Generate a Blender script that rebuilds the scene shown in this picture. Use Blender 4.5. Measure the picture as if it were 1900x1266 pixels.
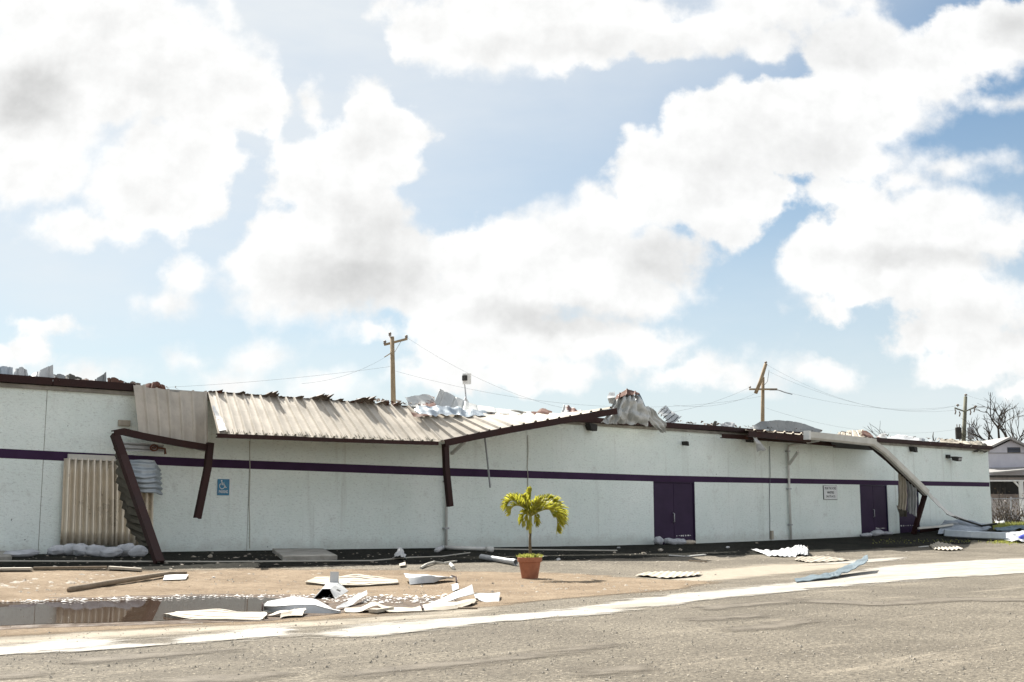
import bpy, bmesh, math, random
import numpy as np
from mathutils import Vector, Matrix, noise

for o in list(bpy.data.objects):
    bpy.data.objects.remove(o)
SC = bpy.context.scene
COL = SC.collection

# ------------------------------------------------------------------ camera
F = 2200.0                                   # focal length in photo pixels (1900 wide)
PITCH = math.atan(318 / F)
EYE = 1.55
cP, sP = math.cos(PITCH), math.sin(PITCH)
cam = bpy.data.cameras.new('camera')
cam.sensor_width = 36
cam.lens = 36 * F / 1900
cam.clip_start = 0.1
cam.clip_end = 6000
camo = bpy.data.objects.new('camera', cam)
camo.location = (0, 0, EYE)
camo.rotation_euler = (math.pi / 2 + PITCH, 0, 0)
COL.objects.link(camo)
SC.camera = camo

# ------------------------------------------------------------------ surveying helpers (photo pixel -> place)
def ray(px, py):
    x = (px - 950) / F
    y = -(py - 633) / F
    return Vector((x, cP - sP * y, sP + cP * y))
CAMP = Vector((0, 0, EYE))
_r = ray(1213, 1003.5)
O = CAMP + _r * ((0.5 - EYE) / _r.z)         # a point at the foot of the wall
D = ray(3550, 951); D.z = 0; D.normalize()   # along the wall, to the right
N = Vector((D.y, -D.x, 0))                   # out of the wall, towards the road
UP = Vector((0, 0, 1))
def W(u, v, z): return O + D * u + N * v + UP * (z - O.z)
def uv(p): q = p - O; return q.dot(D), q.dot(N)
def wp(px, py, v=0.0):
    r = ray(px, py)
    t = (v - (CAMP - O).dot(N)) / r.dot(N)
    return CAMP + r * t
def at(px, py, Y):
    r = ray(px, py)
    return CAMP + r * (Y / r.y)
def U(px, py=950, v=0.0): return uv(wp(px, py, v))[0]

BASE = [(-400, 1036), (0, 1030), (303, 1024.5), (601, 1020), (830, 1017), (1111, 1013), (1290, 1009), (1462, 1002), (1596, 996), (1838, 975)]
_bu = np.array([U(x, y) for x, y in BASE]); _bz = np.array([wp(x, y).z for x, y in BASE])
def zb(u): return float(np.interp(u, _bu, _bz))
def zg(u, v):
    t = min(max((v - 1.5) / 7.5, 0), 1)
    return zb(u) * (1 - t * t * (3 - 2 * t))
def gp(px, py):
    r = ray(px, py)
    t, dt = 4.0, 0.05
    while t < 400:
        p = CAMP + r * t
        u, v = uv(p)
        if p.z < zg(u, v):
            for _ in range(12):
                dt /= 2
                p = CAMP + r * (t - dt) if False else CAMP + r * t
                u, v = uv(p)
                t += -dt if p.z < zg(u, v) else dt
            break
        t += dt
        dt = 0.05 + t * 0.002
    return p
def gh(px, pyb, py):                          # point straight above the ground seen at (px, pyb) that shows at row py
    g = gp(px, pyb)
    q = at(px, py, g.y)
    return Vector((g.x, g.y, max(q.z, g.z)))
def gl(px, py, h=0.0):
    g = gp(px, py); return Vector((g.x, g.y, g.z + h))

# ------------------------------------------------------------------ sun, sky, exposure
SUN_EL = math.radians(47)
shadow_dir = (N * 1.0 - D * 0.13).normalized()          # horizontal direction in which shadows fall
to_sun_h = -shadow_dir
sun_vec = Vector((to_sun_h.x * math.cos(SUN_EL), to_sun_h.y * math.cos(SUN_EL), math.sin(SUN_EL)))
sl = bpy.data.lights.new('sun', 'SUN')
sl.energy = 5.0
sl.angle = math.radians(0.53)
sl.color = (1.0, 0.955, 0.88)
so = bpy.data.objects.new('sun', sl)
so.rotation_euler = (-sun_vec).to_track_quat('-Z', 'Y').to_euler()
so.location = (0, 0, 60)
COL.objects.link(so)

SC.view_settings.view_transform = 'Standard'
SC.view_settings.look = 'None'
SC.view_settings.exposure = 1.25
SC.view_settings.gamma = 1
SC.view_settings.use_curve_mapping = False

SKY_STRENGTH = 0.1
world = bpy.data.worlds.new('World')
SC.world = world
world.use_nodes = True
wt = world.node_tree
wt.nodes.clear()
class NT:
    def __init__(self, t): self.t = t
    def new(self, k, **kw):
        n = self.t.nodes.new(k)
        for a, b in kw.items(): setattr(n, a, b)
        return n
    def put(self, sock, v):
        if isinstance(v, bpy.types.NodeSocket): self.t.links.new(v, sock)
        elif v is not None: sock.default_value = v
    def m(self, op, a, b=None, c=None, clamp=False):
        n = self.new('ShaderNodeMath', operation=op); n.use_clamp = clamp
        self.put(n.inputs[0], a)
        if b is not None: self.put(n.inputs[1], b)
        if c is not None: self.put(n.inputs[2], c)
        return n.outputs[0]
    def v(self, op, a, b=None, c=None):
        n = self.new('ShaderNodeVectorMath', operation=op)
        self.put(n.inputs[0], a)
        if b is not None: self.put(n.inputs[1], b)
        if c is not None: self.put(n.inputs[2], c)
        return n.outputs[1] if op in ('LENGTH', 'DOT_PRODUCT', 'DISTANCE') else n.outputs[0]
    def scale(self, a, s):
        n = self.new('ShaderNodeVectorMath', operation='SCALE')
        self.put(n.inputs[0], a); self.put(n.inputs[3], s)
        return n.outputs[0]
    def noise(self, vec, scale, detail=4, rough=0.55, dist=0.0, color=False):
        n = self.new('ShaderNodeTexNoise')
        self.put(n.inputs['Vector'], vec)
        n.inputs['Scale'].default_value = scale; n.inputs['Detail'].default_value = detail
        n.inputs['Roughness'].default_value = rough; n.inputs['Distortion'].default_value = dist
        return n.outputs['Color'] if color else n.outputs['Fac']
    def vor(self, vec, scale, feature='F1', out='Distance', rnd=1.0):
        n = self.new('ShaderNodeTexVoronoi', feature=feature)
        self.put(n.inputs['Vector'], vec); n.inputs['Scale'].default_value = scale
        if 'Randomness' in n.inputs: n.inputs['Randomness'].default_value = rnd
        return n.outputs[out]
    def ss(self, x, a, b, lo=0.0, hi=1.0):
        n = self.new('ShaderNodeMapRange', interpolation_type='SMOOTHSTEP')
        self.put(n.inputs[0], x)
        for i, q in enumerate((a, b, lo, hi)): self.put(n.inputs[i + 1], q)
        return n.outputs[0]
    def lin(self, x, a, b, lo=0.0, hi=1.0):
        n = self.new('ShaderNodeMapRange')
        self.put(n.inputs[0], x)
        for i, q in enumerate((a, b, lo, hi)): self.put(n.inputs[i + 1], q)
        return n.outputs[0]
    def mix(self, f, a, b, blend='MIX'):
        n = self.new('ShaderNodeMix', data_type='RGBA', blend_type=blend)
        self.put(n.inputs[0], f)
        for s, q in ((n.inputs[6], a), (n.inputs[7], b)):
            if isinstance(q, tuple) and len(q) == 3: q = q + (1,)
            self.put(s, q)
        return n.outputs[2]
    def ramp(self, f, stops):
        n = self.new('ShaderNodeValToRGB')
        self.put(n.inputs[0], f)
        e = n.color_ramp.elements
        while len(e) < len(stops): e.new(0.5)
        for i, (p, c) in enumerate(stops):
            e[i].position = p; e[i].color = tuple(c) + (1,)
        return n.outputs[0]

w = NT(wt)
sky = w.new('ShaderNodeTexSky', sky_type='NISHITA')
sky.sun_disc = False
sky.sun_elevation = SUN_EL
sky.sun_rotation = math.atan2(to_sun_h.x, to_sun_h.y)
sky.air_density = 1.0
sky.dust_density = 0.5
sky.ozone_density = 1.2
tc = w.new('ShaderNodeTexCoord')
dirv = tc.outputs['Generated']
sx = w.new('ShaderNodeSeparateXYZ'); wt.links.new(dirv, sx.inputs[0])
yy = w.m('MAXIMUM', sx.outputs[1], 0.08)
cx = w.new('ShaderNodeCombineXYZ')
wt.links.new(w.m('DIVIDE', sx.outputs[0], yy), cx.inputs[0])
wt.links.new(w.m('DIVIDE', sx.outputs[2], yy), cx.inputs[1])
g0 = cx.outputs[0]
def sky_pt(px, py):
    r = ray(px, py); return (r.x / r.y, r.z / r.y, 0)
# heaps of cumulus, each a cluster of soft lobes: (x, y, rx, ry)
CLOUDS = [
 (190, 120, 280, 130), (400, 165, 140, 100), (60, 190, 160, 150), (480, 200, 70, 62), (330, 290, 130, 90), (215, 60, 170, 90), (70, 30, 120, 80),
 (80, 310, 100, 62), (240, 345, 90, 90), (300, 375, 120, 66), (180, 415, 150, 40), (40, 330, 80, 60), (370, 350, 60, 50),
 (680, 205, 62, 62), (735, 240, 68, 60), (680, 280, 105, 90), (555, 290, 52, 40), (600, 340, 110, 75), (650, 400, 130, 90), (560, 450, 105, 75), (680, 490, 160, 95), (500, 510, 92, 78), (590, 560, 130, 36), (760, 500, 70, 90),
 (860, 470, 85, 60), (940, 455, 95, 60), (1000, 480, 120, 80), (1090, 450, 120, 85), (1110, 400, 85, 60), (1200, 480, 130, 70), (1140, 540, 150, 60), (900, 560, 150, 80), (800, 600, 60, 40),
 (1210, 340, 80, 90), (1190, 280, 45, 52), (1290, 240, 70, 90), (1330, 190, 85, 45), (1300, 330, 130, 100), (1420, 220, 110, 80), (1400, 350, 110, 60), (1520, 240, 130, 110), (1340, 410, 90, 45), (1600, 200, 150, 80),
 (1580, 290, 110, 60), (1700, 130, 130, 80), (1790, 90, 150, 70), (1880, 50, 120, 70), (1590, 100, 110, 90), (1560, 360, 90, 40), (1500, 290, 110, 60),
 (790, 60, 80, 70), (900, 80, 150, 70), (1060, 75, 150, 68), (1200, 70, 150, 50), (1340, 50, 120, 48), (1000, 20, 300, 60), (1450, 20, 200, 50), (1430, 90, 60, 40),
 (1490, 500, 60, 45), (1560, 460, 110, 60), (1640, 420, 130, 70), (1750, 410, 130, 60), (1830, 440, 110, 50), (1580, 520, 120, 46), (1700, 500, 160, 60), (1800, 560, 150, 70), (1720, 620, 90, 40), (1540, 580, 50, 26), (1850, 640, 110, 60), (1770, 690, 80, 40),
 (1760, 310, 90, 26), (1690, 340, 60, 26), (1820, 300, 40, 16),
 (960, 620, 170, 62), (1080, 620, 130, 55), (1180, 640, 90, 40), (1260, 630, 45, 22), (840, 640, 90, 40), (1010, 690, 160, 40), (1330, 690, 100, 35), (1490, 700, 90, 30), (680, 610, 60, 26), (850, 700, 130, 40),
 (480, 668, 70, 32), (440, 700, 70, 22), (55, 660, 75, 30), (80, 600, 70, 20), (350, 510, 44, 32), (300, 560, 50, 26), (420, 22, 30, 34), (350, 670, 24, 10), (150, 690, 60, 16), (600, 720, 70, 24),
 (1870, 185, 52, 16), (1890, 720, 40, 20), (575, 190, 14, 30)]
warp = w.scale(w.v('SUBTRACT', w.noise(g0, 14, 3, 0.6, color=True), (0.5, 0.5, 0.5)), 0.035)
warp2 = w.scale(w.v('SUBTRACT', w.noise(g0, 45, 4, 0.6, color=True), (0.5, 0.5, 0.5)), 0.016)
g = w.v('ADD', w.v('ADD', g0, warp), warp2)
g = w.v('MULTIPLY', g, (1, 1, 0))
fld = None
for (px, py, rx, ry) in CLOUDS:
    c = sky_pt(px, py)
    q = w.v('MULTIPLY_ADD', g, (F / rx, F / ry, 0), (-c[0] * F / rx, -c[1] * F / ry, 0))
    val = w.m('MULTIPLY_ADD', w.v('LENGTH', q), -min(rx, ry) / 70.0, min(rx, ry) / 70.0)
    fld = val if fld is None else w.m('SMOOTH_MAX', fld, val, 0.25)
b1 = w.noise(g0, 30, 6, 0.6)
b2 = w.vor(w.v('ADD', g0, warp2), 42, 'SMOOTH_F1')
fld = w.m('ADD', fld, w.m('MULTIPLY', w.m('SUBTRACT', b1, 0.5), 1.0))
fld = w.m('ADD', fld, w.m('MULTIPLY', w.m('SUBTRACT', 0.42, b2), 0.42))
soft = w.ss(w.noise(g0, 5, 2, 0.5), 0.42, 0.62, 0.0, 0.22)
alpha = w.ss(fld, w.m('SUBTRACT', -0.10, soft), w.m('ADD', 0.20, soft))
# grey undersides of the heaps
SHADES = [(660, 520, 170, 70, 1.0), (700, 440, 110, 80, .6), (1020, 590, 180, 36, 1.0), (50, 185, 90, 75, .9), (1240, 480, 110, 60, .7), (1880, 60, 60, 60, .9), (1700, 480, 200, 26, .7), (1400, 300, 200, 60, .4), (280, 190, 100, 60, .35), (1180, 90, 280, 40, .5), (690, 250, 60, 60, .35), (1800, 600, 170, 50, .5), (290, 360, 60, 40, .3), (1560, 90, 200, 60, .35)]
shd = None
for (px, py, rx, ry, s) in SHADES:
    q = w.v('MULTIPLY', w.v('SUBTRACT', g, sky_pt(px, py)), (F / rx, F / ry, 0))
    val = w.m('MULTIPLY', w.ss(w.v('LENGTH', q), 0.25, 1.35, 1.0, 0.0), s)
    shd = val if shd is None else w.m('MAXIMUM', shd, val)
rel = w.m('SUBTRACT', w.noise(g0, 22, 5, 0.6), w.noise(w.v('ADD', g0, (-0.006, 0.012, 0)), 22, 5, 0.6))
rel2 = w.m('SUBTRACT', w.noise(g0, 8, 5, 0.6), w.noise(w.v('ADD', g0, (-0.02, 0.035, 0)), 8, 5, 0.6))
bright = w.m('SUBTRACT', 4.32, w.m('MULTIPLY', shd, 1.0))
bright = w.m('SUBTRACT', bright, w.ss(fld, 0.30, 1.7, 0.0, 0.38))
bright = w.m('ADD', bright, w.m('ADD', w.m('MULTIPLY', rel, 1.3), w.m('MULTIPLY', rel2, 1.5)))
cc = w.new('ShaderNodeCombineColor')
wt.links.new(w.m('MULTIPLY', bright, 1.0), cc.inputs[0]); wt.links.new(w.m('MULTIPLY', bright, 1.0), cc.inputs[1]); wt.links.new(w.m('MULTIPLY', bright, 0.99), cc.inputs[2])
# thin high veil of cloud, densest round the sun and low down
veil = w.m('MAXIMUM', w.ss(w.v('DOT_PRODUCT', dirv, tuple(sun_vec)), 0.56, 0.86, 0.0, 0.84), w.ss(sx.outputs[2], 0.0, 0.38, 0.80, 0.0))
veil = w.m('MULTIPLY', veil, w.lin(w.noise(w.v('MULTIPLY', dirv, (1, 1, 3)), 4, 5, 0.6), 0.3, 0.7, 0.8, 1.1), clamp=True)
blue = w.mix(veil, w.mix(1.0, sky.outputs[0], (0.38, 0.445, 0.45), 'MULTIPLY'), (3.65, 3.80, 3.88))
bg = w.new('ShaderNodeBackground')
wt.links.new(w.mix(w.m('MULTIPLY', alpha, 0.97), blue, cc.outputs[0]), bg.inputs[0])
bg.inputs[1].default_value = SKY_STRENGTH
# beyond the frame: same blue sky, unseen cumulus brightened to fill the shaded wall
alpha2 = w.ss(w.m('SUBTRACT', w.noise(dirv, 3.2, 7, 0.58), 0.47), -0.01, 0.09)
bg2 = w.new('ShaderNodeBackground')
wt.links.new(w.mix(w.m('MULTIPLY', alpha2, 0.95), blue, (6.4, 6.4, 6.35)), bg2.inputs[0])
bg2.inputs[1].default_value = SKY_STRENGTH
fm = w.m('MULTIPLY', w.ss(sx.outputs[1], 0.45, 0.7), w.ss(w.m('ABSOLUTE', w.m('DIVIDE', sx.outputs[0], yy)), 0.46, 0.6, 1.0, 0.0))
fm = w.m('MULTIPLY', fm, w.ss(w.m('DIVIDE', sx.outputs[2], yy), 0.46, 0.58, 1.0, 0.0))
fm = w.m('MULTIPLY', fm, w.ss(sx.outputs[2], -0.05, 0.0))
mxw = w.new('ShaderNodeMixShader')
wt.links.new(fm, mxw.inputs[0]); wt.links.new(bg2.outputs[0], mxw.inputs[1]); wt.links.new(bg.outputs[0], mxw.inputs[2])
wo = w.new('ShaderNodeOutputWorld')
wt.links.new(mxw.outputs[0], wo.inputs[0])

# ------------------------------------------------------------------ mesh helpers
class MB:
    def __init__(s): s.v = []; s.f = []
    def quad(s, a, b, c, d):
        i = len(s.v); s.v += [Vector(a), Vector(b), Vector(c), Vector(d)]; s.f.append((i, i + 1, i + 2, i + 3)); return s
    def hexa(s, p):                              # p: 4 bottom corners then 4 top corners
        i = len(s.v); s.v += [Vector(q) for q in p]
        for q in ((3, 2, 1, 0), (4, 5, 6, 7), (0, 1, 5, 4), (1, 2, 6, 5), (2, 3, 7, 6), (3, 0, 4, 7)):
            s.f.append(tuple(i + k for k in q))
        return s
    def wbox(s, u0, u1, v0, v1, z0, z1):         # box in wall axes
        return s.hexa([W(u0, v0, z0), W(u0, v1, z0), W(u1, v1, z0), W(u1, v0, z0), W(u0, v0, z1), W(u0, v1, z1), W(u1, v1, z1), W(u1, v0, z1)])
    def loft(s, rings, closed=True, cap=True):
        i = len(s.v); n = len(rings[0])
        for r in rings: s.v += [Vector(q) for q in r]
        for k in range(len(rings) - 1):
            for j in range(n if closed else n - 1):
                a = i + k * n + j; b = i + k * n + (j + 1) % n
                s.f.append((a, b, b + n, a + n))
        if cap and closed:
            s.f.append(tuple(i + j for j in reversed(range(n))))
            s.f.append(tuple(i + (len(rings) - 1) * n + j for j in range(n)))
        return s
    def tube(s, pts, r, n=8, cap=True):
        pts = [Vector(p) for p in pts]
        rs = r if isinstance(r, (list, tuple)) else [r] * len(pts)
        rings = []; ref = None
        for i, p in enumerate(pts):
            t = (pts[min(i + 1, len(pts) - 1)] - pts[max(i - 1, 0)]).normalized()
            if ref is None: ref = Vector((0, 0, 1)) if abs(t.z) < .9 else Vector((1, 0, 0))
            a = t.cross(ref).normalized(); b = a.cross(t).normalized(); ref = b
            rings.append([p + (a * math.cos(k * 2 * math.pi / n) + b * math.sin(k * 2 * math.pi / n)) * rs[i] for k in range(n)])
        return s.loft(rings, True, cap)
    def beam(s, pts, w_, h_, up=UP, lip=0.03, channel=True):   # a steel channel swept along pts
        pts = [Vector(p) for p in pts]; rings = []
        for i, p in enumerate(pts):
            t = (pts[min(i + 1, len(pts) - 1)] - pts[max(i - 1, 0)]).normalized()
            a = t.cross(up).normalized(); b = a.cross(t).normalized()
            if channel: prof = [(-w_ / 2, -h_ / 2), (w_ / 2, -h_ / 2), (w_ / 2, h_ / 2), (-w_ / 2, h_ / 2), (-w_ / 2, h_ / 2 - lip), (w_ / 2 - lip, h_ / 2 - lip), (w_ / 2 - lip, -h_ / 2 + lip), (-w_ / 2, -h_ / 2 + lip)]
            else: prof = [(-w_ / 2, -h_ / 2), (w_ / 2, -h_ / 2), (w_ / 2, h_ / 2), (-w_ / 2, h_ / 2)]
            rings.append([p + a * x + b * y for x, y in prof])
        return s.loft(rings)
    def lathe(s, c, prof, n=24):
        c = Vector(c)
        return s.loft([[c + Vector((r * math.cos(2 * math.pi * k / n), r * math.sin(2 * math.pi * k / n), z)) for k in range(n)] for r, z in prof])
    def grid(s, rows):
        i = len(s.v); n = len(rows[0])
        for r in rows: s.v += [Vector(q) for q in r]
        for k in range(len(rows) - 1):
            for j in range(n - 1):
                a = i + k * n + j; s.f.append((a, a + 1, a + n + 1, a + n))
        return s

ORIG = {}
def obj(name, mb, mat, parent=None, smooth=False, thick=0.0, bevel=0.0):
    vs = mb.v
    if parent is None:
        lo = Vector((min(p.x for p in vs), min(p.y for p in vs), min(p.z for p in vs)))
        hi = Vector((max(p.x for p in vs), max(p.y for p in vs), max(p.z for p in vs)))
        org = Vector(((lo.x + hi.x) / 2, (lo.y + hi.y) / 2, lo.z))
    else: org = ORIG[parent.name]
    me = bpy.data.meshes.new(name)
    me.from_pydata([tuple(p - org) for p in vs], [], mb.f)
    me.update()
    if smooth: me.polygons.foreach_set('use_smooth', [True] * len(me.polygons))
    o = bpy.data.objects.new(name, me)
    me.materials.append(mat)
    COL.objects.link(o)
    if parent is None: o.location = org
    else: o.parent = parent
    ORIG[o.name] = org
    if bevel:
        b = o.modifiers.new('bevel', 'BEVEL'); b.width = bevel; b.segments = 1; b.limit_method = 'ANGLE'
    if thick:
        m = o.modifiers.new('thickness', 'SOLIDIFY'); m.thickness = thick; m.offset = 0
    return o
def tag(o, label=None, cat=None, group=None, kind=None):
    if label: o['label'] = label
    if cat: o['category'] = cat
    if group: o['group'] = group
    if kind: o['kind'] = kind
    return o
def thing(name, label, cat, loc, group=None):
    o = bpy.data.objects.new(name, None)
    o.empty_display_size = 0.2
    COL.objects.link(o); o.location = loc; ORIG[o.name] = Vector(loc)
    return tag(o, label, cat, group)

def lerp(a, b, t): return a + (b - a) * t
def samp(ctrl, s, t):                             # bilinear sample of a grid of points, s along a row, t down the rows
    R, Cn = len(ctrl), len(ctrl[0])
    a = min(int(t * (R - 1)), R - 2) if R > 1 else 0; ft = t * (R - 1) - a
    b = min(int(s * (Cn - 1)), Cn - 2); fs = s * (Cn - 1) - b
    return lerp(lerp(ctrl[a][b], ctrl[a][b + 1], fs), lerp(ctrl[a + 1][b], ctrl[a + 1][b + 1], fs), ft)
def trap(x):                                      # box rib once per unit
    x = x % 1.0
    return max(0.0, min(1.0, (0.11 - abs(x - 0.5)) / 0.05))
def sheet(ctrl, nu=40, nv=10, ribs=0, depth=0.03, prof='sine', crumple=0.0, cscale=2.0, jag=0.0, seed=0, mb=None, rib_t=False):
    """corrugated / crumpled metal sheet; ribs are counted along s (or t)"""
    rnd = random.Random(seed); off = Vector((seed * 3.7, seed * 1.3, seed * 2.1)); rows = []
    for j in range(nv + 1):
        row = []
        for i in range(nu + 1):
            s, t = i / nu, j / nv
            if jag:
                ts = t
                if j == 0: ts = t + jag * abs(noise.noise(Vector((s * 9, seed, 0))))
                if j == nv: ts = t - jag * abs(noise.noise(Vector((s * 9, seed, 5)))) * 1.6
                ss_ = s
                if i == 0: ss_ = s + jag * .5 * abs(noise.noise(Vector((t * 7, seed, 8))))
                if i == nu: ss_ = s - jag * .5 * abs(noise.noise(Vector((t * 7, seed, 11))))
            else: ts, ss_ = t, s
            p = samp(ctrl, ss_, ts)
            e = 0.02
            du = samp(ctrl, min(ss_ + e, 1), ts) - samp(ctrl, max(ss_ - e, 0), ts)
            dv = samp(ctrl, ss_, min(ts + e, 1)) - samp(ctrl, ss_, max(ts - e, 0))
            nn = du.cross(dv)
            nn = nn.normalized() if nn.length > 1e-9 else UP
            if ribs:
                x = (t if rib_t else s) * ribs
                p = p + nn * (depth * (math.sin(x * 2 * math.pi) * .5 if prof == 'sine' else trap(x)))
            if crumple:
                p = p + nn * crumple * noise.noise(p * cscale + off) + Vector(noise.noise_vector(p * cscale * 1.7 + off)) * crumple * .35
            row.append(p)
        rows.append(row)
    mb = mb or MB()
    return mb.grid(rows)

# ------------------------------------------------------------------ materials
def material(name):
    m = bpy.data.materials.new(name); m.use_nodes = True
    t = m.node_tree; t.nodes.clear()
    n = NT(t)
    out = n.new('ShaderNodeOutputMaterial'); b = n.new('ShaderNodeBsdfPrincipled')
    t.links.new(b.outputs[0], out.inputs[0])
    n.b = b; n.out = out; n.mat = m
    n.geo = n.new('ShaderNodeNewGeometry'); n.pos = n.geo.outputs['Position']
    return n
def bump(n, h, strength, dist):
    k = n.new('ShaderNodeBump'); k.inputs['Strength'].default_value = strength; k.inputs['Distance'].default_value = dist
    n.put(k.inputs['Height'], h); n.put(n.b.inputs['Normal'], k.outputs[0])
def simple(name, c1, c2, scale=3.0, rough=0.6, metal=0.0, bs=0.0, bscale=40, spec=0.5, detail=6):
    n = material(name)
    f = n.noise(n.pos, scale, detail, 0.65)
    n.put(n.b.inputs['Base Color'], n.mix(n.ss(f, 0.3, 0.7), c1, c2))
    n.b.inputs['Roughness'].default_value = rough; n.b.inputs['Metallic'].default_value = metal
    n.b.inputs['Specular IOR Level'].default_value = spec
    if bs: bump(n, n.noise(n.pos, bscale, 4, 0.6), bs, 0.01)
    return n.mat
def sheetmat(name, c1, c2, rust=0.35, rough=0.45, metal=0.3, streak=None, rustc=(0.16, 0.055, 0.025), scale=1.3):
    n = material(name)
    f = n.noise(n.pos, scale, 6, 0.65)
    col = n.mix(n.ss(f, 0.3, 0.7), c1, c2)
    f2 = n.noise(n.v('MULTIPLY', n.pos, (7, 7, .8)), 1.0, 5, 0.6)
    col = n.mix(n.ss(f2, 0.5, 0.8, 0, 0.55), col, tuple(x * .55 for x in c2))
    r = n.noise(n.v('ADD', n.pos, (7.3, 1.1, 3.0)), 1.1, 7, 0.7)
    thr = 0.78 - rust * 0.5
    col = n.mix(n.ss(r, thr, thr + 0.07), col, n.mix(n.noise(n.pos, 9, 4), rustc, tuple(x * 1.9 for x in rustc)))
    n.put(n.b.inputs['Base Color'], col)
    n.put(n.b.inputs['Roughness'], n.lin(f, 0.3, 0.7, rough - .08, rough + .12))
    n.put(n.b.inputs['Metallic'], n.m('MULTIPLY', n.ss(r, thr, thr + 0.07, 1, 0), metal))
    bump(n, n.noise(n.pos, 3.5, 4, 0.6), 0.25, 0.02)
    return n.mat

def plaster():
    n = material('white_plaster')
    p = n.pos
    c = n.mix(n.ss(n.noise(p, 0.55, 6, 0.65), 0.3, 0.7), (0.735, 0.815, 0.77), (0.80, 0.865, 0.825))
    stk = n.noise(n.v('MULTIPLY', p, (2.6, 2.6, .16)), 1.0, 6, 0.65)              # rain streaks
    c = n.mix(n.ss(stk, 0.54, 0.78, 0, .42), c, (0.42, 0.43, 0.385))
    blot = n.noise(n.v('ADD', p, (3, 9, 1)), 1.4, 8, 0.72)
    c = n.mix(n.ss(blot, 0.57, 0.72, 0, .42), c, (0.42, 0.42, 0.39))
    fine = n.noise(n.v('MULTIPLY', p, (1, 1, 2.2)), 11, 6, 0.75)
    c = n.mix(n.ss(fine, 0.52, 0.68, 0, .46), c, (0.36, 0.38, 0.36))
    # splash dirt with a ragged edge along the foot of the wall
    sp = n.new('ShaderNodeSeparateXYZ'); n.put(sp.inputs[0], p)
    low = n.m('ADD', sp.outputs[2], n.m('MULTIPLY', n.noise(p, 2.2, 6, 0.7), -0.9))
    c = n.mix(n.ss(low, 0.0, 0.40, .34, 0), c, (0.33, 0.315, 0.265))
    spot = n.vor(n.v('ADD', p, n.scale(n.noise(p, 4, 3, .5, color=True), .4)), 1.15)
    c = n.mix(n.ss(spot, 0.022, 0.035, .75, 0), c, (0.11, 0.11, 0.10))
    n.put(n.b.inputs['Base Color'], c); n.b.inputs['Roughness'].default_value = 0.9
    n.b.inputs['Specular IOR Level'].default_value = 0.2
    bump(n, n.m('ADD', n.noise(n.v('MULTIPLY', p, (1, 1, 2.5)), 9, 5, 0.7), n.m('MULTIPLY', n.noise(p, 50, 3, .6), .5)), 0.9, 0.025)
    return n.mat

def asphalt(name, dark, light, dust, streaks=True, grain=1.0):
    n = material(name); p = n.pos
    al = n.v('DOT_PRODUCT', p, tuple(D)); ac = n.v('DOT_PRODUCT', p, tuple(N))
    cmb = n.new('ShaderNodeCombineXYZ'); n.put(cmb.inputs[0], n.m('MULTIPLY', al, 0.22)); n.put(cmb.inputs[1], n.m('MULTIPLY', ac, 1.5))
    c = n.mix(n.ss(n.noise(p, 0.35, 6, 0.65), 0.36, 0.64), tuple(x * .88 for x in dark), tuple(x * 1.06 for x in light))
    fine = n.noise(p, 16, 5, 0.78)
    c = n.mix(n.ss(fine, 0.36, 0.66), tuple(x * .42 for x in dark), c)
    med = n.noise(n.v('ADD', p, (4, 4, 0)), 5.5, 5, 0.75)
    c = n.mix(n.ss(med, 0.52, 0.70, 0, .55 * grain), c, tuple(x * .5 for x in dark))
    pale = n.vor(p, 11, 'F1')
    c = n.mix(n.ss(pale, 0.10, 0.17, .75, 0), c, tuple(min(1, x * 1.9) for x in light))
    if streaks:
        s = n.noise(cmb.outputs[0], 1.0, 7, 0.68)
        c = n.mix(n.ss(s, 0.54, 0.72, 0, .65), c, dust)
        s2 = n.noise(n.v('ADD', cmb.outputs[0], (5, 2, 0)), 1.3, 7, 0.7)
        c = n.mix(n.ss(s2, 0.60, 0.72, 0, .75), c, tuple(x * .40 for x in dark))
    n.put(n.b.inputs['Base Color'], c); n.b.inputs['Roughness'].default_value = 0.9
    n.b.inputs['Specular IOR Level'].default_value = 0.25
    bump(n, n.m('ADD', n.noise(p, 24, 4, 0.7), n.m('MULTIPLY', n.noise(p, 6, 3, 0.6), .8)), 0.9, 0.03 * grain)
    return n.mat

def ragged(n, amp, sc, soft=0.08, bias=0.0):
    """cut the sheet's edge with noise, from the stored distance to its outline"""
    a = n.new('ShaderNodeAttribute', attribute_name='edge')
    cmb = n.v('ADD', n.scale(D, n.m('MULTIPLY', n.v('DOT_PRODUCT', n.pos, tuple(D)), .35)), n.scale(N, n.v('DOT_PRODUCT', n.pos, tuple(N))))
    e = n.m('ADD', a.outputs['Fac'], n.m('MULTIPLY', n.m('SUBTRACT', n.noise(cmb, sc, 7, 0.72), 0.5), amp))
    if bias: e = n.m('ADD', e, bias)
    al = n.ss(e, -soft, soft)
    tr = n.new('ShaderNodeBsdfTransparent'); mx = n.new('ShaderNodeMixShader')
    n.put(mx.inputs[0], al); n.t.links.new(tr.outputs[0], mx.inputs[1]); n.t.links.new(n.b.outputs[0], mx.inputs[2])
    n.t.links.new(mx.outputs[0], n.out.inputs[0])
    return e, al

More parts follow.
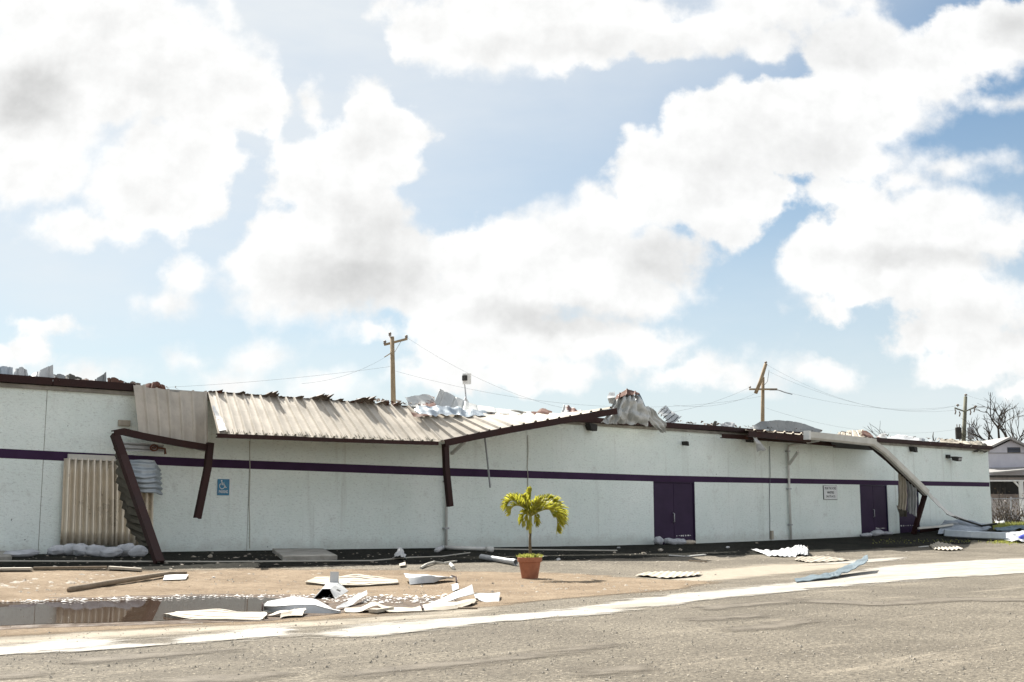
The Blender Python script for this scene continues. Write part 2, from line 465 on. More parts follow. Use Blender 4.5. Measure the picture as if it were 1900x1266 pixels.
M = {}
M['plaster'] = plaster()
M['road'] = asphalt('asphalt_grey', (0.172, 0.148, 0.112), (0.245, 0.214, 0.164), (0.33, 0.285, 0.22))
def shade_apron_mat():  # asphalt colour darkened to deepen the building's shade at the wall foot
    m = asphalt('asphalt_painted_shade', (0.026, 0.026, 0.022), (0.042, 0.041, 0.034), (0.085, 0.077, 0.06), True, .8)
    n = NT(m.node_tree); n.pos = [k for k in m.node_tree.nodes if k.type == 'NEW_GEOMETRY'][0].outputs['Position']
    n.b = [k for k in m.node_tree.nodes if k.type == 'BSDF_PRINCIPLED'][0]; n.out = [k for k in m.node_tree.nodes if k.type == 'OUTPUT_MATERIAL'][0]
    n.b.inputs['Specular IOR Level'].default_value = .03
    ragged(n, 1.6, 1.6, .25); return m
M['shade_apron'] = shade_apron_mat()
def dirt_mat():
    n = material('sandy_dirt'); p = n.pos
    c = n.mix(n.ss(n.noise(p, 0.7, 7, 0.7), 0.3, 0.7), (0.185, 0.137, 0.090), (0.275, 0.212, 0.146))
    c = n.mix(n.ss(n.noise(p, 7, 6, 0.78), 0.5, 0.68, 0, .7), c, (0.13, 0.09, 0.058))
    c = n.mix(n.ss(n.noise(n.v('ADD', p, (9, 2, 0)), 2.6, 6, 0.75), 0.56, 0.7, 0, .6), c, (0.40, 0.34, 0.26))
    n.put(n.b.inputs['Base Color'], c); n.b.inputs['Roughness'].default_value = 0.95; n.b.inputs['Specular IOR Level'].default_value = .15
    bump(n, n.noise(p, 8, 6, 0.75), 1.0, 0.06)
    ragged(n, 1.7, 1.3, .22); return n.mat
M['dirt'] = dirt_mat()
def paint_mat():
    n = material('worn_white_paint'); p = n.pos
    c = n.mix(n.ss(n.noise(p, 1.4, 7, 0.7), 0.3, 0.7), (0.27, 0.25, 0.215), (0.37, 0.35, 0.31))
    c = n.mix(n.ss(n.noise(p, 13, 6, 0.8), 0.5, 0.66, 0, .7), c, (0.25, 0.22, 0.18))
    cmb = n.v('ADD', n.scale(D, n.m('MULTIPLY', n.v('DOT_PRODUCT', p, tuple(D)), .3)), n.scale(N, n.m('MULTIPLY', n.v('DOT_PRODUCT', p, tuple(N)), 2.2)))
    c = n.mix(n.ss(n.noise(cmb, 1.0, 7, 0.7), 0.48, 0.62, 0, .75), c, (0.22, 0.192, 0.15))
    n.put(n.b.inputs['Base Color'], c); n.b.inputs['Roughness'].default_value = 0.85
    ragged(n, 1.95, 1.7, .2); return n.mat
M['paint'] = paint_mat()
def mud_mat():
    n = material('wet_mud'); p = n.pos
    n.put(n.b.inputs['Base Color'], n.mix(n.ss(n.noise(p, 3, 6, .7), .35, .65), (0.06, 0.043, 0.031), (0.12, 0.087, 0.062)))
    n.put(n.b.inputs['Roughness'], n.ss(n.noise(p, 4, 5, .6), .35, .6, .55, .9)); n.b.inputs['Specular IOR Level'].default_value = .12
    bump(n, n.noise(p, 12, 5, .7), .8, .03)
    ragged(n, .9, 2.2, .1); return n.mat
M['mud'] = mud_mat()
def water_mat():
    n = material('muddy_water'); p = n.pos
    n.put(n.b.inputs['Base Color'], n.mix(n.noise(p, .6, 4, .6), (0.040, 0.026, 0.018), (0.062, 0.042, 0.030)))
    n.b.inputs['Roughness'].default_value = 0.02; n.b.inputs['IOR'].default_value = 1.10
    bump(n, n.noise(p, 2.5, 2, .5), .04, .01)
    ragged(n, .30, 3.2, .015); return n.mat
M['water'] = water_mat()
M['purple'] = simple('purple_paint', (0.032, 0.014, 0.042), (0.044, 0.020, 0.056), 1.2, 0.75, bs=.4, bscale=14, spec=.2)
M['door'] = simple('purple_door_paint', (0.022, 0.009, 0.034), (0.030, 0.013, 0.045), 1.5, 0.6, spec=.25)
M['door_edge'] = simple('dark_blue_gap', (0.012, 0.012, 0.045), (0.018, 0.02, 0.06), 2, .5)
M['brown'] = sheetmat('brown_steel', (0.022, 0.0085, 0.0075), (0.036, 0.014, 0.012), .30, .6, 0.0, rustc=(0.05, 0.016, 0.009))
M['brown'].node_tree.nodes['Principled BSDF'].inputs['Specular IOR Level'].default_value = .22
M['concrete'] = simple('weathered_concrete', (0.20, 0.19, 0.165), (0.33, 0.315, 0.28), 2.2, .9, bs=.6, bscale=25)
M['panel'] = sheetmat('cream_roof_sheet', (0.35, 0.312, 0.255), (0.46, 0.412, 0.342), .10, .5, .0)
M['galv'] = sheetmat('galvanised_sheet', (0.33, 0.345, 0.345), (0.46, 0.47, 0.465), .22, .45, .15)
M['galv_rust'] = sheetmat('rusty_galvanised_sheet', (0.36, 0.365, 0.355), (0.50, 0.50, 0.48), .54, .5, .1, rustc=(0.085, 0.028, 0.014))
M['rust'] = sheetmat('rusted_sheet', (0.075, 0.030, 0.017), (0.125, 0.052, 0.028), .6, .8, 0.0, rustc=(.07, .025, .014))
M['ridge'] = sheetmat('rust_edged_sheet', (0.10, 0.08, 0.065), (0.20, 0.16, 0.13), .5, .7, 0.0, rustc=(.08, .03, .018))
M['blue_galv'] = sheetmat('bluish_sheet', (0.30, 0.35, 0.39), (0.42, 0.465, 0.50), .14, .42, .2)
M['shutter'] = sheetmat('ribbed_cream_sheet', (0.60, 0.53, 0.42), (0.72, 0.65, 0.53), .02, .3, .3)
M['white_sheet'] = sheetmat('white_enamel_sheet', (0.36, 0.37, 0.375), (0.49, 0.495, 0.49), .32, .5, .0, rustc=(.17, .125, .08))
M['cream_sheet'] = sheetmat('cream_enamel_sheet', (0.30, 0.26, 0.20), (0.43, 0.385, 0.31), .34, .6, .0, rustc=(.15, .105, .065))
M['white_paint'] = simple('white_gloss_paint', (0.60, 0.60, 0.57), (0.70, 0.70, 0.67), 3, .5)
M['pipe'] = simple('white_plastic_pipe', (0.52, 0.52, 0.49), (0.62, 0.61, 0.57), 3, .45)
M['grey_pipe'] = simple('grey_plastic_pipe', (0.36, 0.37, 0.37), (0.45, 0.45, 0.45), 3, .45)
M['gutter'] = simple('off_white_gutter', (0.44, 0.43, 0.385), (0.56, 0.55, 0.50), 1.6, .5)
M['bag'] = simple('woven_white_sack', (0.30, 0.31, 0.33), (0.44, 0.45, 0.47), 4, .8, bs=.5, bscale=18)
M['bag_tan'] = simple('woven_tan_sack', (0.42, 0.36, 0.28), (0.52, 0.46, 0.37), 4, .85, bs=.5, bscale=18)
M['dark'] = simple('matt_near_black', (0.016, 0.015, 0.013), (0.03, 0.028, 0.024), 4, .8)
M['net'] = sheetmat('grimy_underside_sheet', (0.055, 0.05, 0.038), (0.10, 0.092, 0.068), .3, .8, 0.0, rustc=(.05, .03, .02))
M['wood_pole'] = simple('weathered_pole_wood', (0.20, 0.145, 0.085), (0.29, 0.215, 0.135), 2.5, .85, bs=.4)
M['green_pole'] = simple('treated_pole_wood', (0.11, 0.115, 0.08), (0.17, 0.165, 0.12), 2.5, .85)
M['stick'] = simple('grey_stick_wood', (0.17, 0.13, 0.085), (0.26, 0.20, 0.14), 6, .85, bs=.5)
M['wire'] = simple('black_wire', (0.10, 0.10, 0.11), (0.16, 0.16, 0.17), 2, .7)
M['pale_wire'] = simple('pale_cable', (0.36, 0.34, 0.29), (0.45, 0.43, 0.37), 2, .6)
M['ceramic'] = simple('insulator_ceramic', (0.13, 0.10, 0.08), (0.2, 0.16, 0.13), 4, .4)
M['steel'] = simple('grey_steel', (0.28, 0.29, 0.30), (0.40, 0.41, 0.42), 4, .45, .3)
M['terracotta'] = simple('terracotta', (0.27, 0.095, 0.045), (0.36, 0.135, 0.07), 5, .75, bs=.25, bscale=30)
M['soil'] = simple('dark_soil', (0.03, 0.022, 0.015), (0.06, 0.045, 0.03), 20, .95, bs=.8)
M['trunk'] = simple('palm_stem', (0.075, 0.055, 0.03), (0.14, 0.105, 0.06), 14, .8, bs=.5)
M['stem_green'] = simple('palm_crownshaft', (0.26, 0.28, 0.06), (0.38, 0.37, 0.10), 8, .55)
M['bark'] = simple('bare_bark', (0.032, 0.026, 0.021), (0.06, 0.05, 0.041), 4, .9)
M['sign_blue'] = simple('sign_blue', (0.006, 0.14, 0.27), (0.010, 0.19, 0.34), 3, .4)
M['sign_white'] = simple('sign_white', (0.62, 0.64, 0.64), (0.70, 0.72, 0.72), 3, .45)
M['sign_ink'] = simple('sign_dark_ink', (0.03, 0.045, 0.045), (0.045, 0.06, 0.06), 3, .5)
M['house'] = simple('pale_lilac_wall', (0.46, 0.45, 0.50), (0.54, 0.53, 0.575), 1, .8)
M['house_roof'] = simple('grey_roof_sheet', (0.22, 0.21, 0.20), (0.30, 0.29, 0.28), 1.5, .7)
M['tan_wall'] = simple('tan_block_wall', (0.17, 0.14, 0.125), (0.24, 0.20, 0.175), 2, .9)
M['trim_blue'] = simple('slate_blue_trim', (0.10, 0.12, 0.17), (0.14, 0.16, 0.22), 2, .6)
M['tarp'] = simple('blue_tarp', (0.03, 0.04, 0.32), (0.05, 0.07, 0.42), 4, .5)
M['strip_blue'] = sheetmat('blue_grey_flashing', (0.06, 0.092, 0.112), (0.105, 0.148, 0.172), .12, .5, .1)
M['heap'] = sheetmat('bright_crumpled_sheet', (0.38, 0.39, 0.375), (0.54, 0.545, 0.525), .16, .4, .1)
M['rust_patch'] = sheetmat('rust_patched_sheet', (0.42, 0.43, 0.41), (0.54, 0.54, 0.52), .62, .5, .0, rustc=(0.085, 0.028, 0.014), scale=2.2)
M['hump'] = sheetmat('dull_grey_sheet', (0.17, 0.18, 0.18), (0.25, 0.26, 0.26), .36, .6, .0, rustc=(.06, .022, .012))
M['strip_grey'] = sheetmat('grey_blue_sheet', (0.20, 0.225, 0.25), (0.30, 0.33, 0.36), .08, .4, .3)
M['stone'] = simple('pale_rubble', (0.20, 0.165, 0.125), (0.40, 0.36, 0.30), 9, .9)
M['grit'] = simple('road_grit', (0.15, 0.135, 0.11), (0.36, 0.32, 0.265), 60, .9)
M['fleck'] = simple('white_flakes', (0.55, 0.53, 0.50), (0.72, 0.71, 0.68), 7, .8)
def leafmat(name, c1, c2, tr=.35):
    n = material(name)
    n.put(n.b.inputs['Base Color'], n.mix(n.ss(n.noise(n.pos, 9, 3, .6), .35, .65), c1, c2))
    n.b.inputs['Roughness'].default_value = .45
    tl = n.new('ShaderNodeBsdfTranslucent'); n.put(tl.inputs[0], n.mix(.5, tuple(min(1, x * 1.8) for x in c1), tuple(min(1, x * 1.8) for x in c2)))
    mx = n.new('ShaderNodeMixShader'); mx.inputs[0].default_value = tr
    n.t.links.new(n.b.outputs[0], mx.inputs[1]); n.t.links.new(tl.outputs[0], mx.inputs[2]); n.t.links.new(mx.outputs[0], n.out.inputs[0])
    return n.mat
M['frond'] = leafmat('palm_frond', (0.12, 0.16, 0.018), (0.42, 0.365, 0.045), .45)
M['grass'] = leafmat('grass_blades', (0.17, 0.20, 0.04), (0.32, 0.31, 0.08), .35)
M['bush'] = leafmat('dry_leaves', (0.05, 0.036, 0.018), (0.10, 0.066, 0.032), .2)

# ------------------------------------------------------------------ ground and ground sheets
us = np.unique(np.concatenate([[-1500, -700, -300, -150, -90, -60], np.arange(-45, 45.1, 1.5), [60, 90, 150, 300, 700, 1500]]))
vs_ = np.unique(np.concatenate([[-1500, -600, -250, -120, -60, -30, -10, 0], np.arange(1, 10.1, .25), np.arange(11, 60, 4), [90, 150, 300, 700, 1500]]))
tag(obj('ground', MB().grid([[W(u, v, zg(u, v)) for u in us] for v in vs_]), M['road'], smooth=True), kind='structure')

def patch(name, polys, zoff, res, mat, margin=.6, lump=0.0, flat=None, plan=False):
    """a sheet over the ground covering outlines given as photo pixels, with the distance to the outline stored"""
    P2 = [np.array(poly if plan else [uv(gp(x, y)) for x, y in poly]) for poly in polys]
    allp = np.concatenate(P2)
    lo = allp.min(0) - margin; hi = allp.max(0) + margin
    nu = int((hi[0] - lo[0]) / res[0]) + 2; nv = int((hi[1] - lo[1]) / res[1]) + 2
    gu = lo[0] + np.arange(nu) * res[0]; gv = lo[1] + np.arange(nv) * res[1]
    A, B = np.meshgrid(gu, gv)
    best = np.full(A.shape, -1e9)
    for Q in P2:
        ins = np.zeros(A.shape, bool); dist = np.full(A.shape, 1e9)
        for i in range(len(Q)):
            a, b = Q[i], Q[(i + 1) % len(Q)]
            ab = b - a; L = max(ab @ ab, 1e-12)
            t = np.clip(((A - a[0]) * ab[0] + (B - a[1]) * ab[1]) / L, 0, 1)
            dist = np.minimum(dist, np.hypot(A - a[0] - t * ab[0], B - a[1] - t * ab[1]))
            cr = (a[1] > B) != (b[1] > B)
            with np.errstate(divide='ignore', invalid='ignore'):
                xi = a[0] + (B - a[1]) / (b[1] - a[1] if b[1] != a[1] else 1e-12) * ab[0]
            ins ^= cr & (A < xi)
        best = np.maximum(best, np.where(ins, dist, -dist))
    keep = best > -margin
    idx = -np.ones(A.shape, int); mb = MB(); ed = []
    for j in range(nv):
        for i in range(nu):
            if keep[j, i]:
                idx[j, i] = len(mb.v)
                z = (zg(A[j, i], B[j, i]) if flat is None else flat) + zoff
                p = W(A[j, i], B[j, i], z)
                if lump:
                    f = min(max(best[j, i] / .8, 0), 1)
                    f *= 1 - min(max((B[j, i] - 8.4) / .8, 0), 1)
                    p.z += lump * f * max(0, noise.noise(p * .9) + .5 * noise.noise(p * 2.7) + .25 * noise.noise(p * 7) + .25)
                mb.v.append(p); ed.append(best[j, i])
    for j in range(nv - 1):
        for i in range(nu - 1):
            q = (idx[j, i], idx[j, i + 1], idx[j + 1, i + 1], idx[j + 1, i])
            if min(q) >= 0: mb.f.append(q)
    o = obj(name, mb, mat, smooth=True)
    a = o.data.attributes.new('edge', 'FLOAT', 'POINT'); a.data.foreach_set('value', ed)
    return tag(o, kind='structure')

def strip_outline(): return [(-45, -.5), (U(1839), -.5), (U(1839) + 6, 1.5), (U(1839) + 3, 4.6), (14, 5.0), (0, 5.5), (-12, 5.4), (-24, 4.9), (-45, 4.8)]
patch('apron_painted_shade', [strip_outline()], .004, (.4, .2), M['shade_apron'], margin=1.0, plan=True)  # paved strip along the wall, with shade painted into its colour
DIRT = [(-350, 1066), (0, 1060), (300, 1059), (500, 1057), (700, 1058), (900, 1062), (1060, 1064), (1250, 1078), (1330, 1080), (1260, 1094), (1120, 1106), (980, 1118), (900, 1126), (700, 1144), (600, 1150), (480, 1158), (300, 1166), (150, 1174), (0, 1184), (-300, 1195)]
patch('dirt_ground', [DIRT], .008, (.16, .12), M['dirt'], margin=1.0, lump=.035)
PUD = [(-250, 1126), (0, 1119), (90, 1117), (190, 1113), (280, 1110), (380, 1108), (470, 1110), (560, 1114), (610, 1122), (580, 1134), (500, 1146), (430, 1150), (300, 1154), (200, 1157), (100, 1159), (0, 1163), (-250, 1172)]
patch('mud', [[(380, 1104), (520, 1104), (640, 1107), (760, 1109), (850, 1114), (860, 1124), (760, 1132), (640, 1138), (540, 1148), (470, 1150)]], .012, (.1, .1), M['mud'], margin=.5)
patch('wet_margin', [[(-260, 1120), (0, 1112), (190, 1108), (400, 1103), (560, 1108), (640, 1120), (600, 1141), (500, 1153), (430, 1156), (300, 1160), (100, 1166), (0, 1170), (-260, 1180)]], .0105, (.12, .08), M['mud'], margin=.5)
patch('puddle', [PUD], .016, (.1, .08), M['water'], margin=.35, flat=0.0)
patch('road_marking', [
    [(-80, 1222), (0, 1214), (150, 1206), (262, 1198), (205, 1189), (112, 1184), (40, 1198), (-80, 1206)],
    [(312, 1186), (345, 1196), (450, 1191), (566, 1183), (545, 1172), (505, 1162), (430, 1176)],
    [(590, 1180), (640, 1164), (720, 1158), (860, 1148), (1000, 1138), (1100, 1124), (1200, 1110), (1300, 1098), (1400, 1090), (1490, 1080), (1560, 1066), (1640, 1053), (1740, 1044), (1900, 1036), (2050, 1029), (2500, 1010), (2500, 1027), (2050, 1055), (1900, 1064), (1700, 1077), (1500, 1094), (1300, 1115), (1100, 1141), (900, 1161), (720, 1177), (640, 1182)],
    [(1500, 1050), (1620, 1044), (1680, 1035), (1600, 1038)]], .0125, (.2, .1), M['paint'], margin=.5)

def streak_mat(name, c1, c2, amp, sf=.1, bias=0.0):
    n = material(name)
    n.put(n.b.inputs['Base Color'], n.mix(n.ss(n.noise(n.pos, 3, 6, .7), .3, .7), c1, c2)); n.b.inputs['Roughness'].default_value = .9
    bump(n, n.noise(n.pos, 24, 4, .7), .8, .02)
    ragged(n, amp, 2.4, sf, bias); return n.mat
M['tar'] = streak_mat('dark_tar_streak', (0.085, 0.070, 0.050), (0.15, 0.127, 0.095), .95, .22, .10)
M['silt'] = streak_mat('pale_dry_silt', (0.24, 0.205, 0.155), (0.30, 0.262, 0.20), 1.9, .5)
patch('tar_streak', [[(1500, 1113), (1640, 1119), (1700, 1114), (1790, 1110), (1900, 1112), (1990, 1110), (1990, 1113), (1890, 1116), (1780, 1115), (1700, 1120), (1630, 1124), (1500, 1118)], [(1310, 1127), (1460, 1115), (1462, 1118), (1320, 1131)],
    [(1290, 1148), (1400, 1142), (1400, 1145), (1292, 1152)], [(1360, 1166), (1440, 1160), (1500, 1151), (1500, 1154), (1440, 1165), (1362, 1170)], [(1040, 1206), (1130, 1197), (1132, 1200), (1042, 1211)], [(320, 1262), (420, 1258), (500, 1250), (502, 1254), (420, 1264), (322, 1268)], [(1100, 1246), (1180, 1238), (1182, 1242), (1102, 1252)],
    [(640, 1252), (760, 1238), (900, 1226), (1000, 1212), (1000, 1215), (900, 1230), (760, 1243), (640, 1257)], [(0, 1254), (60, 1252), (60, 1256), (0, 1259)], [(150, 1226), (300, 1214), (420, 1206), (420, 1208), (300, 1218), (150, 1230)]], .010, (.12, .06), M['tar'], margin=.45)
patch('dry_silt', [[(1190, 1072), (1330, 1056), (1420, 1048), (1560, 1044), (1600, 1050), (1500, 1062), (1380, 1074), (1240, 1086)], [(-60, 1190), (200, 1172), (420, 1158), (640, 1152), (860, 1130), (960, 1124), (860, 1142), (640, 1162), (420, 1172), (200, 1186), (-60, 1202)]], .007, (.2, .12), M['silt'], margin=.9)

# ------------------------------------------------------------------ the long white building
ZT = 4.66
u_left, u_right = U(-700, 1000), U(1837, 900)
Z_LEDGE, Z_BEAM = 4.76, 4.96
bld = thing('warehouse', 'long low white building with purple stripe and torn roof edge', 'building', W(0, -4, .4))
joints = [u_left, U(-330), U(75), U(460), U(978), U(1428), u_right]
doors = [(U(1213, 950), U(1290, 950), wp(1250, 893.5).z), (U(1597, 950), U(1648, 950), wp(1622, 899).z), (U(1668, 950), U(1706, 950), wp(1690, 901).z)]
for a, b in zip(joints[:-1], joints[1:]):
    mb = MB(); g_ = .009
    cuts = sorted([a + g_, b - g_] + [x for dd in doors for x in dd[:2] if a < x < b])
    for c0, c1 in zip(cuts[:-1], cuts[1:]):
        dd = [q for q in doors if q[0] - .01 <= c0 and c1 <= q[1] + .01]
        mb.wbox(c0, c1, -.22, 0, dd[0][2] if dd else -.3, ZT)
    obj('wall_panel', mb, M['plaster'], bld)
for j in joints[1:-1]: obj('joint_filler', MB().wbox(j - g_, j + g_, -.2, -.012, -.2, ZT), M['concrete'], bld)
back = MB()
back.wbox(u_right - .22, u_right, -12, -.225, -.2, ZT)
back.wbox(u_left, u_left + .22, -12, -.225, -.2, ZT)
back.wbox(u_left + .225, u_right - .225, -12, -11.8, -.2, ZT)
obj('rear_wall', back, M['plaster'], bld)
# painted stripe
ST = [(-700, 800, 820), (0, 832.5, 850), (393, 852, 867.6), (830, 868.5, 883.5), (1213, 882, 893.5), (1560, 890, 898.8), (1836, 895.3, 903.3)]
mb = MB()
for (x0, t0, b0), (x1, t1, b1) in zip(ST[:-1], ST[1:]):
    A0, A1, B0, B1 = wp(x0, b0, .004), wp(x1, b1, .004), wp(x0, t0, .004), wp(x1, t1, .004)
    mb.quad(A0, A1, B1, B0)
obj('painted_stripe', mb, M['purple'], bld)
mb = MB(); nn = 60
for k in range(nn):
    a = u_left + (u_right - u_left) * k / nn; b = u_left + (u_right - u_left) * (k + 1) / nn
    mb.wbox(a, b, -.25, .07 + .006 * (k % 2), ZT + .001, Z_LEDGE)
obj('concrete_ledge', mb, M['concrete'], bld)
# brown steel fascia, in lengths
fx = [u_left, U(-200), U(80), U(246, 720), U(520), U(800), U(1040), U(1165), U(1335), U(1500), U(1630), u_right + .12]
rnd = random.Random(5)
for a, b in zip(fx[:-1], fx[1:]):
    if a > U(240, 720) and b < U(1045): continue      # torn away behind the canopy
    dz = rnd.uniform(-.02, .02)
    obj('fascia_beam', MB().beam([W(a + .01, .12, (Z_LEDGE + Z_BEAM) / 2 + dz), W((a + b) / 2, .13, (Z_LEDGE + Z_BEAM) / 2 + rnd.uniform(-.03, .02)), W(b - .01, .12, (Z_LEDGE + Z_BEAM) / 2 + dz)], .16, Z_BEAM - Z_LEDGE - .01), M['brown'], bld)
obj('roof', MB().hexa([W(u_left, .0, Z_BEAM - .12), W(u_right, .0, Z_BEAM - .12), W(u_right, -12, Z_BEAM - .12), W(u_left, -12, Z_BEAM - .12), W(u_left, .02, Z_BEAM - .06), W(u_right, .02, Z_BEAM - .06), W(u_right, -12, Z_BEAM - .05), W(u_left, -12, Z_BEAM - .05)]), M['galv_rust'], bld)
# doors
def door(i, leaves=2):
    u0, u1, zt = doors[i]; z0 = zb((u0 + u1) / 2) - .03
    fr = MB()
    fr.wbox(u0 + .002, u0 + .05, -.15, -.012, z0, zt - .002); fr.wbox(u1 - .05, u1 - .002, -.15, -.012, z0, zt - .002); fr.wbox(u0 + .052, u1 - .052, -.15, -.012, zt - .05, zt - .002)
    fo = obj('door_frame', fr, M['door_edge'] if i else M['door'], bld)
    w_ = (u1 - u0 - .104) / leaves
    for k in range(leaves):
        a = u0 + .052 + k * w_
        lf = obj('door_leaf', MB().wbox(a + .008, a + w_ - .008, -.10, -.05, z0 + .01, zt - .056), M['door'], bld, bevel=.006)
        if k == 0 and leaves == 2:
            obj('door_handle', MB().tube([W(a + w_ - .06, -.04, z0 + .85), W(a + w_ - .06, .03, z0 + .87), W(a + w_ - .06, .03, z0 + 1.18), W(a + w_ - .06, -.04, z0 + 1.2)], .022, 8), M['steel'], lf, smooth=True)
        if k == leaves - 1:
            sc = MB()
            for q in range(7):
                x = a + .12 + q * (w_ - .24) / 7
                sc.wbox(x, x + rnd.uniform(.04, .1), -.0495, -.047, z0 + .33 + rnd.uniform(-.02, .02), z0 + .35 + rnd.uniform(0, .02))
            tag(obj('scuff_mark', sc, M['white_paint'], lf), kind='stuff')
    obj('door_sill', MB().wbox(u0 - .1, u1 + .1, -.3, .06, z0 - .25, z0), M['concrete'], bld)
    obj('inner_wall', MB().wbox(u0 - .1, u1 + .1, -.32, -.23, z0, zt + .1), M['dark'], bld)
door(0); door(1); door(2, 1)
# rainwater pipes with the forked brackets that held the canopy
def downpipe(px, ytop, ybot, arm, r=.05, elbow=None):
    zt = wp(px, ytop, .1).z; u = U(px, ytop, .1); z0 = zb(u)
    pts = [W(u, .10, z0 + .02), W(u, .10, zt)]
    o = obj('downpipe', MB().tube(pts, r, 10), M['pipe'], bld, smooth=True)
    for z in (z0 + .6, z0 + 2.1, zt - .15): obj('pipe_clip', MB().wbox(u - .08, u + .08, 0.002, .16, z, z + .05), M['steel'], o)
    (ax, ay), (bx, by) = arm
    obj('bracket_arm', MB().beam([wp(ax, ay, .12), wp(bx, by, .9)], .09, .09, channel=False), M['pipe'], o)
    if elbow:
        obj('pipe_bend', MB().tube([W(u, .10, zt), W(u + .05, .14, zt + .12)] + [wp(x, y, vv) for x, y, vv in elbow], [.05, .05] + [.05] * len(elbow), 10), M['pipe'], o, smooth=True)
downpipe(829, 822, 1018, ((838, 842), (862, 820)))
downpipe(1462, 832, 1002, ((1464, 862), (1481, 838)), elbow=[(1470, 826, .25), (1500, 821, .8), (1519, 818, 1.3), (1523, 812, 1.55)])
for px, y0, y1, m_ in ((463, 818, 1018, 'pale_wire'), (979, 808, 905, 'pale_wire'), (1428, 828, 1000, 'wire')):
    pts = [wp(px + dx, y0 + (y1 - y0) * t, .02) for t, dx in ((0, 0), (.3, 1), (.6, -.6), (.8, .5), (1, .3))]
    obj('wall_cable', MB().tube(pts, .012, 5), M[m_], bld)
obj('cable_box', MB().wbox(U(1429) - .06, U(1429) + .06, .002, .1, wp(1429, 1001).z, wp(1429, 985).z), M['cream_sheet'], bld)
obj('cable_box', MB().wbox(U(229, 786) - .16, U(229, 786) + .16, .004, .09, wp(229, 791).z, wp(229, 780).z), M['cream_sheet'], bld, bevel=.01)
# broken rafter ends that stick out under the eaves
for px, y0, y1, ww in ((1097, 786, 801, .2), (1272, 819, 828, .045), (1695, 829, 840, .14), (1391, 812, 822, .1)):
    c = wp(px, (y0 + y1) / 2, .18); h = abs(wp(px, y0, .18).z - wp(px, y1, .18).z) / 2
    u0, v0 = uv(c)
    mb = MB().hexa([W(u0 - ww * .4, .02, c.z - h * .6), W(u0 - ww * .4, .34, c.z - h), W(u0 + ww * .7, .34, c.z - h * .9), W(u0 + ww, .02, c.z - h * .5), W(u0 - ww, .02, c.z + h), W(u0 - ww, .3, c.z + h), W(u0 + ww, .3, c.z + h * .8), W(u0 + ww, .02, c.z + h)])
    obj('rafter_end', mb, M['dark'], bld)

# lamp over the right hand end
lamp = thing('wall_floodlight', 'small black floodlight bracketed high on the right end of the white wall', 'floodlight', wp(1763, 850, .0))
u0 = U(1757, 849); zl = wp(1763, 849).z
obj('mounting_box', MB().wbox(u0 - .14, u0 + .14, .003, .12, zl - .05, zl + .12), M['dark'], lamp, bevel=.01)
obj('bracket', MB().tube([W(u0, .1, zl + .02), W(u0 + .15, .3, zl - .02)], .03, 8), M['dark'], lamp)
hd = obj('lamp_head', MB().hexa([W(u0 + .05, .24, zl - .16), W(u0 + .05, .52, zl - .22), W(u0 + .48, .5, zl - .2), W(u0 + .48, .24, zl - .14), W(u0 + .05, .2, zl + .03), W(u0 + .05, .56, zl - .02), W(u0 + .48, .54, zl), W(u0 + .48, .2, zl + .05)]), M['dark'], lamp)
obj('lens', MB().quad(W(u0 + .1, .553, zl - .17), W(u0 + .43, .535, zl - .16), W(u0 + .43, .56, zl - .04), W(u0 + .1, .575, zl - .05)), M['steel'], hd)

# ------------------------------------------------------------------ signs
def wall_text(txt, center, size, mat, parent, name='lettering', sx_=1.0, vv=.03):
    cu = bpy.data.curves.new('t', 'FONT'); cu.body = txt; cu.align_x = 'CENTER'; cu.align_y = 'CENTER'; cu.size = size; cu.offset = size * .022
    ob = bpy.data.objects.new('t', cu); COL.objects.link(ob)
    me = bpy.data.meshes.new_from_object(ob.evaluated_get(bpy.context.evaluated_depsgraph_get()))
    bpy.data.objects.remove(ob)
    mb = MB(); u, _ = uv(center)
    for v in me.vertices: mb.v.append(W(u + v.co.x * sx_, vv, center.z + v.co.y))
    for p in me.polygons: mb.f.append(tuple(p.vertices))
    return obj(name, mb, mat, parent)
sg = thing('accessible_parking_sign', 'small blue wheelchair sign on the white wall near the hanging brown post', 'sign', wp(413, 905, .0))
a, b = wp(403.5, 889), wp(424.5, 919.5); ua, ub = uv(a)[0], uv(b)[0]
obj('sign_plate', MB().wbox(ua, ub, .004, .02, b.z, a.z), M['sign_blue'], sg, bevel=.004)
um = (ua + ub) / 2 - .02; zc = a.z - (a.z - b.z) * .36; k_ = (a.z - b.z) / .42
sy = MB()
sy.loft([[W(um - .045 + .022 * k_ * math.cos(q * math.pi / 6), .024, zc + .105 * k_ + .022 * k_ * math.sin(q * math.pi / 6)) for q in range(12)], [W(um - .045 + .022 * k_ * math.cos(q * math.pi / 6), .027, zc + .105 * k_ + .022 * k_ * math.sin(q * math.pi / 6)) for q in range(12)]])
P_ = lambda x, z: W(um + x * k_, .025, zc + z * k_)
sy.tube([P_(-.035, .08), P_(-.03, .005), P_(.04, .005), P_(.075, -.07), P_(.10, -.062)], .014 * k_, 6)
sy.tube([P_(-.03, .045), P_(.035, .045)], .011 * k_, 6)
sy.tube([P_(-.025 + .072 * math.cos(q), -.03 + .072 * math.sin(q)) for q in np.linspace(math.radians(125), math.radians(375), 16)], .012 * k_, 6)
obj('wheelchair_symbol', sy, M['sign_white'], sg)
wall_text('PARKING', W((ua + ub) / 2, 0, b.z + (a.z - b.z) * .22), .115, M['sign_white'], sg, sx_=(ub - ua) / .62, vv=.024)
sg2 = thing('church_sign', 'white lettered notice board on the wall left of the blue door', 'sign', wp(1540, 913, .0))
a, b = wp(1526.5, 901), wp(1553, 927.5); ua, ub = uv(a)[0], uv(b)[0]
obj('sign_frame', MB().wbox(ua, ub, .004, .03, b.z, a.z), M['sign_ink'], sg2)
